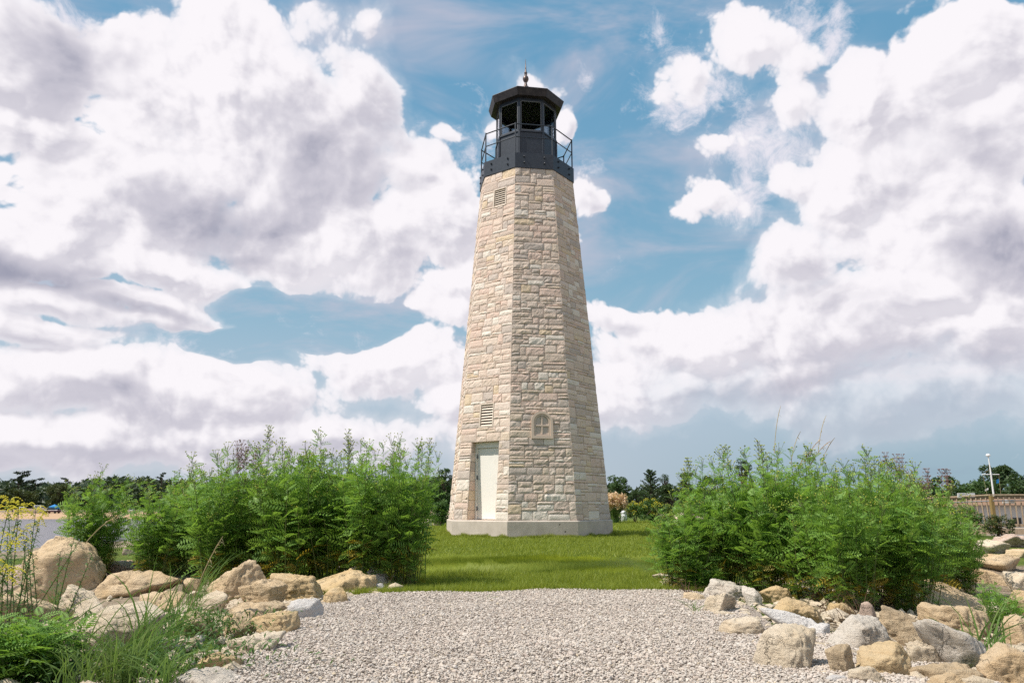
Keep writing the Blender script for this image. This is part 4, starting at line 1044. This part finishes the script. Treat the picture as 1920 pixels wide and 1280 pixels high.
for i,(a,b,c,d_) in enumerate([(1508,868,1530,815),(1520,870,1548,818),(1500,872,1512,840),(1483,870,1492,800),(1452,850,1455,752),(1430,850,1422,812),(1540,872,1556,812),(1534,850,1540,770)]):
    seed_stalk(a,b,c,d_,8.5,['pinkish feathery grass plume leaning right above the right thicket','second feathery plume just right of the first above the right thicket','short feathery plume below the two leaning ones','curved thin stalk left of the feathery plumes','tallest thin bare stalk against the clouds','thin bare stalk left of the tallest one','rightmost curved stalk of the right thicket','faint upright stalk behind the feathery plumes'][i],14 if i<3 else 2,'plume' if i<3 else 'straw')
# goldenrod at the left edge
def goldenrod(px,d,topy,label,n=14,seed=0,spread=.22,fl=True,hh=None,mleaf='weed'):
    r=np.random.default_rng(seed); X_=(px-960)/FX*d; z=float(gz(X_,d)); H=W(px,topy,d).z-z; t=empty('goldenrod',(X_,d,z)); tag(t,label,'plant'); st=MB(); lv=MB(); fl_=MB()
    for i in range(n):
        b=np.array([r.normal(0,spread*.5),r.normal(0,spread*.4),0]); h=H*r.uniform(.7,1.0); tp=b+np.array([r.normal(0,.12),r.normal(0,.1),h]); st.tube([b,(b+tp)/2,tp],[.005,.004,.002],3,False)
        for k in range(44):
            q=.12+.83*k/44; p=b+(tp-b)*q; a=k*2.4; L=.085*(1.2-.6*q)*r.uniform(.7,1.2); dr=np.array([math.cos(a),math.sin(a),.25]); strip(lv,[p,p+dr*L*.55+(0,0,.008),p+dr*L-np.array([0,0,.018])],.013)
        if fl:
            for k in range(9):
                a=r.uniform(0,6.28); e=np.array([math.cos(a)*.09,math.sin(a)*.09,-r.uniform(-.03,.06)]); p=tp-np.array([0,0,r.uniform(0,.08)])
                for q in np.linspace(.2,1,7):
                    c=p+e*q+np.array([0,0,.03*math.sin(q*3)]); fl_.add([c+(.008,0,0),c+(0,.008,0),c-(.008,0,0),c-(0,.008,0),c+(0,0,.008)],[(0,1,4),(1,2,4),(2,3,4),(3,0,4)])
    st.build('stems','stemgreen',t); lv.build('foliage',mleaf,t)
    if fl: tag(fl_.build('flowers','goldenflower',t),kind='stuff')
goldenrod(20,5.0,932,'goldenrod with flat yellow flower sprays at the left edge',5,1,.26)
goldenrod(62,5.6,928,'goldenrod with yellow sprays in front of the far beach',5,2,.2)
goldenrod(6,4.4,1012,'short goldenrod with bright yellow heads at the left edge beside the water',5,3,.2)
goldenrod(92,6.2,985,'slender leafy stems in front of the water left of the round boulder',7,4,.35,False)
make_plant('tansy_plant',bake(tansy_meshes(300,.5,.35,34,.13,False,.4,0)),tuple(hit(40,1278)),0,(.85,.62),'bright ferny tansy plant in the lower left corner','plant')
make_plant('tansy_plant',bake(tansy_meshes(301,.42,.22,16,.10,False,.4,0)),tuple(hit(1885,1190)),0,(.6,.85),'leafy green weed growing between the rocks at the right edge','plant')
make_plant('tansy_plant',bake(tansy_meshes(302,.30,.25,16,.09,False,.5,0)),tuple(hit(1318,1108)),1,(1,1),'small ferny plant at the base of the right thicket by the gravel','plant')
def weedpatch(px,py,sx,sy,n,label,seed):
    r=np.random.default_rng(seed); p=hit(px,py); P=[];A=[]
    x=r.normal(0,sx,n); y=r.normal(0,sy,n); z=gz(p.x+x,p.y+y)-p.z+r.uniform(0,.14,n)
    V,Fq=scatter(np.array([(0,0,0),(.5,.16,.06),(1,0,0),(.5,-.16,.06)]),np.array([(0,1,2,3)]),np.stack([x,y,z],1),r.uniform(0,6.28,n),r.normal(.4,.5,n),r.normal(0,.4,n),r.uniform(.02,.05,n))
    o=mesh_np('weeds',V,[Fq],'weed',None,False,p); tag(o,label,'weeds',kind='stuff')
weedpatch(385,1195,.20,.24,1500,'low green weeds between the rocks left of the gravel',1)
weedpatch(300,1262,.30,.12,1300,'low weeds along the bottom left below the tall grass',2)
weedpatch(60,1275,.25,.15,1200,'dark green leaves under the ferny corner plant',3)
weedpatch(240,1190,.3,.2,500,'scattered green leaves around the long pale slab',4)
# ---------------------------------------------------------------- trees
def leafcards(centres,radii,n,size,seed,flat=1.0):
    r=np.random.default_rng(seed); V=[];N=0
    P=[]
    for c,rad in zip(centres,radii):
        k=max(4,int(n)); d=r.normal(size=(k,3)); d/=np.linalg.norm(d,axis=1)[:,None]; rr=rad*(.35+.65*r.random(k)**.4); P.append(np.array(c)+d*rr[:,None]*np.array([1,1,flat]))
    P=np.concatenate(P); k=len(P)
    return scatter(np.array([(0,-.5,0),(.6,-.1,.1),(1,.5,0),(.3,.4,-.1)]),np.array([(0,1,2,3)]),P,r.uniform(0,6.28,k),r.uniform(-1,1,k),r.uniform(-1,1,k),size*r.uniform(.6,1.4,k))
def tree(px,topy,d,wpx,label,m='treemid',kind='broadleaf',seed=0,group=None,name=None,bottom=.2,cards=26,basez=None):
    cards=int(cards*1.9)
    r=np.random.default_rng(seed); X_=(px-960)/FX*d; z=float(gz(X_,d)) if basez is None else basez; H=W(px,topy,d).z-z; wd=wpx*d/F
    t=empty(name or ('pine_tree' if kind=='pine' else 'conifer_tree' if kind=='conifer' else 'broadleaf_tree'),(X_,d,z)); tag(t,label,'tree',group)
    tr=MB(); s=H/8.0; cen=[];rad=[]
    tr.tube([(0,0,-.3),(.05*H*r.normal()*.3,0,H*.4),(.02*H*r.normal(),0,H*.82)],[.035*H,.025*H,.008*H],7)
    if kind=='broadleaf':
        nb=38
        for i in range(nb):
            a=r.uniform(0,6.28); q=r.uniform(bottom,.93); prof=math.sin(math.pi*min(1,(q-bottom*.7)/(1.08-bottom*.7)))**.6; rr=wd/2*prof*r.uniform(.35,.82)
            c=np.array([math.cos(a)*rr,math.sin(a)*rr,H*q]); cr=wd*.13*r.uniform(.7,1.35)
            if c[2]+cr*.8>H: c[2]=H-cr*.8
            cen.append(c); rad.append(cr)
            tr.tube([(0,0,H*q*.55),c*.6+np.array([0,0,H*q*.25]),c],[.014*H,.008*H,.003*H],4,False)
        V,Fq=leafcards(cen,rad,cards*3,wd*.045,seed,.75)
    elif kind=='conifer':
        for i in range(60):
            q=.15+.83*i/60; a=i*2.4; L=wd/2*(1.05-q)**.6*1.1*r.uniform(.6,1.1); b=np.array([0,0,H*q]); e=b+np.array([math.cos(a)*L,math.sin(a)*L,L*.55]); tr.tube([b,e],[.006*H,.002*H],3,False)
            for u in np.linspace(.25,1,7): cen.append(b+(e-b)*u); rad.append(wd*.035*(1.3-u*.6))
        V,Fq=leafcards(cen,rad,12,wd*.035,seed,.6)
    else:
        for i in range(13):
            q=.45+.53*i/13; a=r.uniform(0,6.28); L=wd/2*(1.15-q*.6)*r.uniform(.5,1.0); b=np.array([0,0,H*q*.97]); e=b+np.array([math.cos(a)*L,math.sin(a)*L*.6,L*.16]); tr.tube([b,e],[.008*H,.003*H],3,False)
            for u in np.linspace(.4,1,4): cen.append(b+(e-b)*u); rad.append(wd*.07)
        V,Fq=leafcards(cen,rad,22,wd*.05,seed,.4)
    tr.build('trunk','bark',t); mesh_np('crown',V,[Fq],m,t); return t
tree(1163,890,120,54,'rounded green oak just right of the lighthouse, beyond the lawn','treemid',seed=1,bottom=.12,cards=34)
tree(1222,880,115,58,'dark spiky conifer right of the rounded oak','treedark','conifer',seed=2)
tree(1252,884,122,30,'small airy dark tree right of the spiky conifer','treedark',seed=3,bottom=.45,cards=16)
tree(1290,880,120,36,'bushy olive tree above the left end of the right thicket','treeolive',seed=4,bottom=.3)
tree(1200,918,110,50,'low dark shrub-like tree between the oak and the conifer','treedark',seed=5,bottom=.05)
tree(1398,852,90,44,'small dark tree peeping over the right thicket','treedark',seed=6,bottom=.05,cards=30)
tree(1262,906,118,60,'dark tree mass filling in behind the conifer','treedark',seed=7,bottom=.05)
tree(1340,890,120,70,'dark tree hidden behind the left half of the right thicket','treedark',seed=17,bottom=.05)
tree(1782,893,100,88,'rounded green tree behind the left end of the railing','treemid',seed=8,bottom=.05)
tree(1834,900,98,104,'low spreading green tree left of the white mast','treemid',seed=9,bottom=.05)
tree(1874,868,110,88,'tall dark tree directly behind the white mast','treedark',seed=10,bottom=.1,cards=34)
tree(1932,876,104,110,'dark green tree cut by the right edge behind the railing','treedark',seed=11,bottom=.05,cards=34)
tree(1720,900,105,60,'dim tree behind the right end of the thicket','treeolive',seed=12,bottom=.05)
tree(30,880,250,60,'wind-blown pine rising above the far left treeline','pineneedle','pine',seed=13,basez=.5)
tree(62,894,255,46,'smaller leaning pine right of the wind-blown one','pineneedle','pine',seed=14,basez=.5)
tree(300,882,250,36,'narrow pine above the far treeline between the left bushes','pineneedle','pine',seed=15,basez=.5)
tree(120,893,245,40,'flat-topped pine on the far shore behind the first bush','pineneedle','pine',seed=19,basez=.5)
tree(104,905,215,46,'grey-green leafy tree standing behind the beach tent','treeolive',seed=20,bottom=.02,basez=.0)
tree(38,915,215,60,'yellow-green rounded tree behind the beach at the left edge','treeolive',seed=21,bottom=.02,basez=.0)
tree(828,874,60,46,'green tree just left of the lighthouse beyond the lawn','treemid',seed=16,bottom=.02,cards=34)
tree(800,905,58,44,'lower green tree beside the one left of the lighthouse','treemid',seed=22,bottom=.02)
def forest():
    r=np.random.default_rng(77); cen=[];rad=[]
    for i in range(900):
        px=r.uniform(-250,900) if i%5 else r.uniform(900,2300); d=r.uniform(255,330) if i%5 else r.uniform(200,260); X_=(px-960)/FX*d; z=float(gz(X_,d)); top=W(px,901+6*math.sin(px*.02)+r.uniform(-2,16)-(4 if px>300 else 0)+(14 if px>900 else 0),d).z
        for q in (.35,.65,1.0):
            rr=r.uniform(1.7,3.0); cen.append((X_+r.normal(0,1),d+r.normal(0,1),z+(top-z)*q-rr*.7)); rad.append(rr)
    V,Fq=leafcards(cen,rad,40,1.25,5,.8)
    tag(mesh_np('distant_woods',V,[Fq],'forest'),'low dark green treeline along the far shore','woods',kind='stuff')
forest()
# ornamental planting beyond the lawn
def plume_grass(px,y,topy,wpx,label):
    r=np.random.default_rng(int(px)); X_=(px-960)/FX*y; z=float(gz(X_,y)); H=W(px,topy,y).z-z; wd=wpx*y/F; t=empty('pampas_grass',(X_,y,z)); tag(t,label,'ornamental grass')
    mb=MB(); pl=[];ra=[]
    for i in range(260):
        a=r.uniform(0,6.28); L=H*r.uniform(.4,.8); le=r.uniform(.1,.6); b=np.array([r.normal(0,.12),r.normal(0,.12),0]); dx=np.array([math.cos(a),math.sin(a),0]); strip(mb,[b+dx*le*L*q**1.6+np.array([0,0,L*(q-.2*q**3)]) for q in np.linspace(0,1,4)],.03)
    for i in range(150):
        a=r.uniform(0,6.28); e=wd/2*math.sqrt(r.random())*.9; pl.append((math.cos(a)*e,math.sin(a)*e,H*r.uniform(.58,.97)-e*.12)); ra.append(.11)
    mb.build('blades','reed',t); V,Fq=leafcards(pl,ra,16,.10,3,1.6); mesh_np('plumes','' or V,[Fq],'plume',t)
plume_grass(1152,40,925,48,'pinkish feathery ornamental grass right of the lighthouse base')
def shrub(px,y,topy,wpx,m,label,seed,fl=None,name='flowering_shrub',low=.15):
    r=np.random.default_rng(seed); X_=(px-960)/FX*y; z=float(gz(X_,y)); H=W(px,topy,y).z-z; wd=wpx*y/F; t=empty(name,(X_,y,z)); tag(t,label,'shrub'); c=[];ra=[]
    for i in range(46):
        a=r.uniform(0,6.28); e=wd/2*math.sqrt(r.random())*.85; q=r.uniform(low,.92)*(1-.3*(e/(wd/2))**2); c.append((math.cos(a)*e,math.sin(a)*e*.7,H*q)); ra.append(H*.14)
    V,Fq=leafcards(c,ra,60,H*.055,seed,.8); mesh_np('foliage',V,[Fq],m,t)
    if fl:
        c2=[(x,y_,z_+H*.08) for x,y_,z_ in c if z_>H*.35 or r.random()<.5]; V,Fq=leafcards(c2,[H*.10]*len(c2),34,H*.035,seed+1,.6); tag(mesh_np('flowers',V,[Fq],fl,t),kind='stuff')
    st=MB()
    for i in range(6): st.tube([(r.normal(0,.05),r.normal(0,.05),-.05),(r.normal(0,wd*.2),r.normal(0,wd*.12),H*.6)],[.02,.008],4,False)
    st.build('stems','stembrown',t)
shrub(1190,42,938,46,'weed','yellow-flowered goldenrod mound right of the white bollard',1,'goldenflower')
shrub(1222,40,930,50,'weed','taller yellow-green goldenrod mound behind the first',2,'goldenflower')
shrub(1262,39,940,50,'weed','yellow-green goldenrod mound half hidden by the right thicket',3,'flower')
shrub(1148,43,958,40,'treedark','dark green clump at the foot of the pink grass',4,None,'low_shrub')
shrub(828,34,930,34,'weed','pale green shrub left of the lighthouse base',5,None,'low_shrub')
shrub(1800,22,945,80,'weed','loose green shrub in front of the railing',6,'straw','low_shrub')
shrub(1870,21,962,60,'treeolive','grey-green grassy shrub at the foot of the railing',7,None,'low_shrub')
shrub(1745,20,930,60,'weed','green shrub behind the right end of the thicket',8,None,'low_shrub')
# white bollard
p=W(1170,976,44); bt=MB(); bt.lathe([(.17,-.1),(.17,.36),(.15,.40),(.13,.42),(.17,.45),(.16,.52),(.10,.58),(.02,.60)],12); b=bt.build('bollard','white',None,True,(p.x,44,float(gz(p.x,44)))); tag(b,'short white stone bollard on the far lawn beside the yellow shrubs','bollard')
rr=[(1155,1168,968,977,'small pale stone at the foot of the white bollard'),(1262,1296,960,988,'cream boulder seen through the left end of the right thicket'),(1296,1322,968,990,'second cream rock right of the boulder seen through the right thicket'),(1322,1352,972,994,'third cream rock seen through the right thicket'),
(822,845,962,978,'pale rock just left of the lighthouse plinth'),(812,834,968,988,'pale flat rock at the left edge of the lawn behind the plinth'),(780,810,972,990,'pale rock behind the right end of the left thicket'),(1275,1290,952,966,'small grey stone on top of the cream boulders behind the thicket')]
for i,(a,b,c,d_,l) in enumerate(rr):
    rock(a,b,c,d_,'rock_pale',200+i,l,0,.8,.2,None,None,'pale rocks beyond the lawn')
# ---------------------------------------------------------------- boardwalk railing, sign, mast, shed
CY=25.0; cx=(1862-960)/FX*CY; zc=.8+(950-927)*CY/F
A=np.array([(1690-960)/FX*27.6,27.6,-.12]); B=np.array([cx,CY,0]); D_=np.array([(2080-960)/FX*24.0,24.0,0])
fz=zc-1.07
bd=MB()
for p_,q_ in ((A,B),(B,D_)):
    d=(q_-p_); L=np.linalg.norm(d); u=d/L; nn=np.array([-u[1],u[0],0]); 
    c=(p_+q_)/2+nn*1.2+np.array([0,0,fz-.10]); bd.box(c,(L,2.4,.16),np.stack([u,nn,np.array([0,0,1.])],1))
tag(bd.build('boardwalk','wood'),kind='structure')
rl=empty('boardwalk_railing',(cx,CY,fz)); tag(rl,'weathered wooden boardwalk railing with vertical balusters behind the right bank','railing')
off=np.array([cx,CY,fz]); top=MB(); low=MB(); nbal=0
for p_,q_ in ((A,B),(B,D_)):
    d=(q_-p_); L=np.linalg.norm(d); u=d/L; nn=np.array([-u[1],u[0],0]); rot=np.stack([u,nn,np.array([0,0,1.])],1); c=(p_+q_)/2-off*np.array([1,1,0])
    rot=np.stack([u,nn,np.cross(u,nn)],1)
    top.box(c+np.array([0,0,1.05]),(L,.14,.04),rot); top.box(c+np.array([0,0,.97])+nn*.02,(L,.04,.09),rot); low.box(c+np.array([0,0,.10]),(L,.04,.09),rot)
    npst=max(2,int(L/2.4))
    for i in range(npst+1):
        if i==0 and q_ is D_: continue
        pb=MB(); pb.box(p_+u*L*i/npst-off*np.array([1,1,0])+np.array([0,0,.5])-nn*.04,(.11,.11,1.02),None,.008); pb.build('post','woodpost',rl)
    k=int(L/.15)
    for i in range(1,k):
        if nbal>=49: break
        bb=MB(); bb.box(p_+u*L*i/k-off*np.array([1,1,0])+np.array([0,0,.54])-nn*.035,(.035,.035,.86),rot); bb.build('baluster','wood',rl); nbal+=1
    nbal=0
top.build('top_rail','wood',rl); low.build('lower_rail','wood',rl)
cb=MB(); cb.tube([(A-off*np.array([1,1,0]))+(0,-.1,.86),(0,-.1,.86),(D_-off*np.array([1,1,0]))+(0,-.1,.88)],.018,6,False); cb.build('conduit_pipe','steel_edge',rl)
bx_=MB(); bx_.box((.45,-.10,.84),(.35,.10,.12),None,.01); bx_.build('junction_box','white',rl)
# sign standing on the railing
sp=W(1810,928.5,25.8); sg=empty('railing_sign',(sp.x,25.75,sp.z)); tag(sg,'small white sign with two lines of dark lettering on top of the railing','sign')
sw=.58; s_=MB(); s_.box((0,0,0),(sw,.02,.15),None,.003); s_.build('board','white',sg)
l_=MB(); r=random.Random(4)
for row,(zz,n_) in enumerate(((.032,9),(-.032,11))):
    x=-sw/2+.05
    for i in range(n_):
        w_=r.choice([.018,.026,.03]); 
        if x+w_>sw/2-.09: break
        if r.random()<.85:
            l_.box((x+w_/2,-.0115,zz+.014),(w_,.003,.007)); l_.box((x+.004,-.0115,zz),(.007,.003,.034)); 
            if r.random()<.6: l_.box((x+w_-.004,-.0115,zz-.002),(.006,.003,.03))
        x+=w_+.012
l_.add([(sw/2-.075,-.0115,.02),(sw/2-.075,-.0115,-.02),(sw/2-.03,-.0115,0)],[(0,1,2)]); l_.box((sw/2-.09,-.0115,0),(.04,.003,.014)); l_.build('lettering','blackmark',sg)
lg=MB(); lg.box((-.2,.015,-.13),(.03,.02,.16)); lg.box((.2,.015,-.13),(.03,.02,.16)); lg.build('bracket','wood',sg)
# white signal mast
my=62; mx=(1866-960)/FX*my; z0=float(gz(mx,my)); mt=empty('signal_mast',(mx,my,z0)); tag(mt,'white signal mast with crossed yardarm and small pennants behind the railing','mast')
ztop=W(1858,855,my).z-z0; ya=W(1862,889,my).z-z0
m_=MB(); m_.tube([(0,0,0),(0,0,ya),(0,0,ztop-.9),(-.03,0,ztop)],[.075,.065,.05,.04],8); m_.build('pole','white',mt)
m_=MB(); m_.lathe([(.03,0),(.14,.02),(.17,.10),(.12,.20),(.03,.23)],10,(-.03,0,ztop-.02)); m_.build('mast_cap','white',mt)
m_=MB(); m_.tube([(-.72,0,ya),(.66,0,ya)],.035,6); m_.build('yardarm','white',mt)
m_=MB(); m_.tube([(-.66,0,ya),(-.25,0,.4)],.012,4); m_.tube([(.62,0,ya),(.5,0,.4)],.012,4); m_.tube([(0,0,ztop-1),(-.66,0,ya)],.008,3); m_.build('halyards','straw',mt)
m_=MB(); m_.add([(.60,0,ya-.35),(.40,.02,ya-.42),(.38,.05,ya-.72),(.58,.02,ya-.66),(.60,.012,ya-.35),(.40,.032,ya-.42),(.38,.062,ya-.72),(.58,.032,ya-.66)],[(0,1,2,3),(7,6,5,4),(0,4,5,1),(2,6,7,3)]); m_.build('pennant','bluecloth',mt)
m_=MB(); m_.add([(-.36,0,ya-1.05),(-.62,.04,ya-1.2),(-.60,.05,ya-1.32),(-.34,.0,ya-1.18),(-.36,.012,ya-1.05),(-.62,.052,ya-1.2),(-.60,.062,ya-1.32),(-.34,.012,ya-1.18)],[(0,1,2,3),(7,6,5,4),(0,4,5,1),(2,6,7,3)]); m_.build('pennant','white',mt)
# shed behind the railing
sy=46; sx=(1880-960)/FX*sy; sz=float(gz(sx,sy)); sh=empty('boat_shed',(sx,sy,sz)); tag(sh,'low white shed with brown roof seen through the railing balusters','shed')
ht=W(1880,945,sy).z-sz; m_=MB(); m_.box((0,0,ht/2),(7,4,ht)); m_.build('wall','siding',sh)
m_=MB(); m_.add([(-3.8,-2.3,ht-.05),(3.8,-2.3,ht-.05),(3.8,2.3,ht-.05),(-3.8,2.3,ht-.05),(-3.6,0,ht+.42),(3.6,0,ht+.42)],[(0,1,5,4),(2,3,4,5),(0,4,3),(1,2,5),(3,2,1,0)]); m_.build('roof','shingle',sh)
for i in range(6):
    m_=MB(); m_.box((-2.9+i*1.15,-2.01,ht*.58),(.55,.03,.5)); wv=m_.build('window','window',sh); m2=MB(); m2.box((-2.9+i*1.15,-2.03,ht*.58-.30),(.66,.05,.05)); m2.build('sill','white',wv)
# ---------------------------------------------------------------- far beach: boats, car, tent
def boat(px,y,L,label,seed):
    X_=(px-960)/FX*y; z=float(gz(X_,y))+.1; t=empty('motorboat',(X_,y,z)); tag(t,label,'boat')
    V=[];secs=[(-.5,.9,1),(-.2,1,1),(.15,.95,1.02),(.38,.6,1.12),(.5,.04,1.25)]
    for s,w,h in secs: V+=[(s*L,-w*L*.17,h*L*.19),(s*L,0,0+max(0,s-.1)*L*.2),(s*L,w*L*.17,h*L*.19)]
    Fq=[];
    for i in range(4): Fq+=[(3*i,3*i+1,3*i+4,3*i+3),(3*i+1,3*i+2,3*i+5,3*i+4),(3*i+2,3*i,3*i+3,3*i+5)]
    Fq+=[(0,2,1)]
    MB().add(V,Fq).build('hull','white',t); c=MB(); c.box((-.02*L,0,L*.25),(L*.3,L*.22,L*.13),None,.05); cc=c.build('cabin','white',t); w=MB(); w.box((.14*L,0,L*.27),(.02,L*.18,L*.07)); w.box((-.02*L,-.112*L,L*.27),(L*.22,.02,L*.06)); w.build('windshield','window',cc)
boat(74,190,5.8,'white motorboat pulled up on the far beach',1); boat(44,193,4.4,'smaller white boat on the far beach at the left edge',2)
boat(248,188,3.6,'white boat on the far shore seen between the left bushes',3)
def car(px,y,label):
    X_=(px-960)/FX*y; z=float(gz(X_,y))+.06; t=empty('parked_car',(X_,y,z)); tag(t,label,'car'); b=MB(); b.box((0,0,.55),(3.6,1.6,.55),None,.15); b.build('body','carpaint',t)
    c=MB(); c.add([(-1.1,-.7,.8),(1.0,-.7,.8),(.6,-.6,1.3),(-.8,-.6,1.3),(-1.1,.7,.8),(1.0,.7,.8),(.6,.6,1.3),(-.8,.6,1.3)],[(0,1,2,3),(7,6,5,4),(1,5,6,2),(0,3,7,4),(3,2,6,7)]); c.build('cabin','window',t)
    for x in (-1.15,1.15):
        for s in (-1,1): w=MB(); w.tube([(x,s*.72,.3),(x,s*.84,.3)],.3,12); w.build('wheel','rubber',t)
car(99,190,'dark red car parked on the far beach beside the boats')
ty=196; tx=(102-960)/FX*ty; tz=float(gz(tx,ty)); t=empty('beach_tent',(tx,ty,tz)); tag(t,'blue canopy tent standing behind the dark red car on the beach','tent')
m_=MB(); m_.add([(-.9,-.9,1.5),(.9,-.9,1.5),(.9,.9,1.5),(-.9,.9,1.5),(0,0,2.1),(-.9,-.9,1.0),(.9,-.9,1.0),(.9,.9,1.0),(-.9,.9,1.0)],[(0,1,4),(1,2,4),(2,3,4),(3,0,4),(0,5,6,1),(1,6,7,2),(2,7,8,3),(3,8,5,0)]); m_.build('canopy','bluecloth',t)
for x in (-.85,.85):
    for y in (-.85,.85): m_=MB(); m_.tube([(x,y,0),(x,y,1.5)],.03,5); m_.build('tent_pole','white',t)
print('objects',len(bpy.data.objects),'script bytes ok')
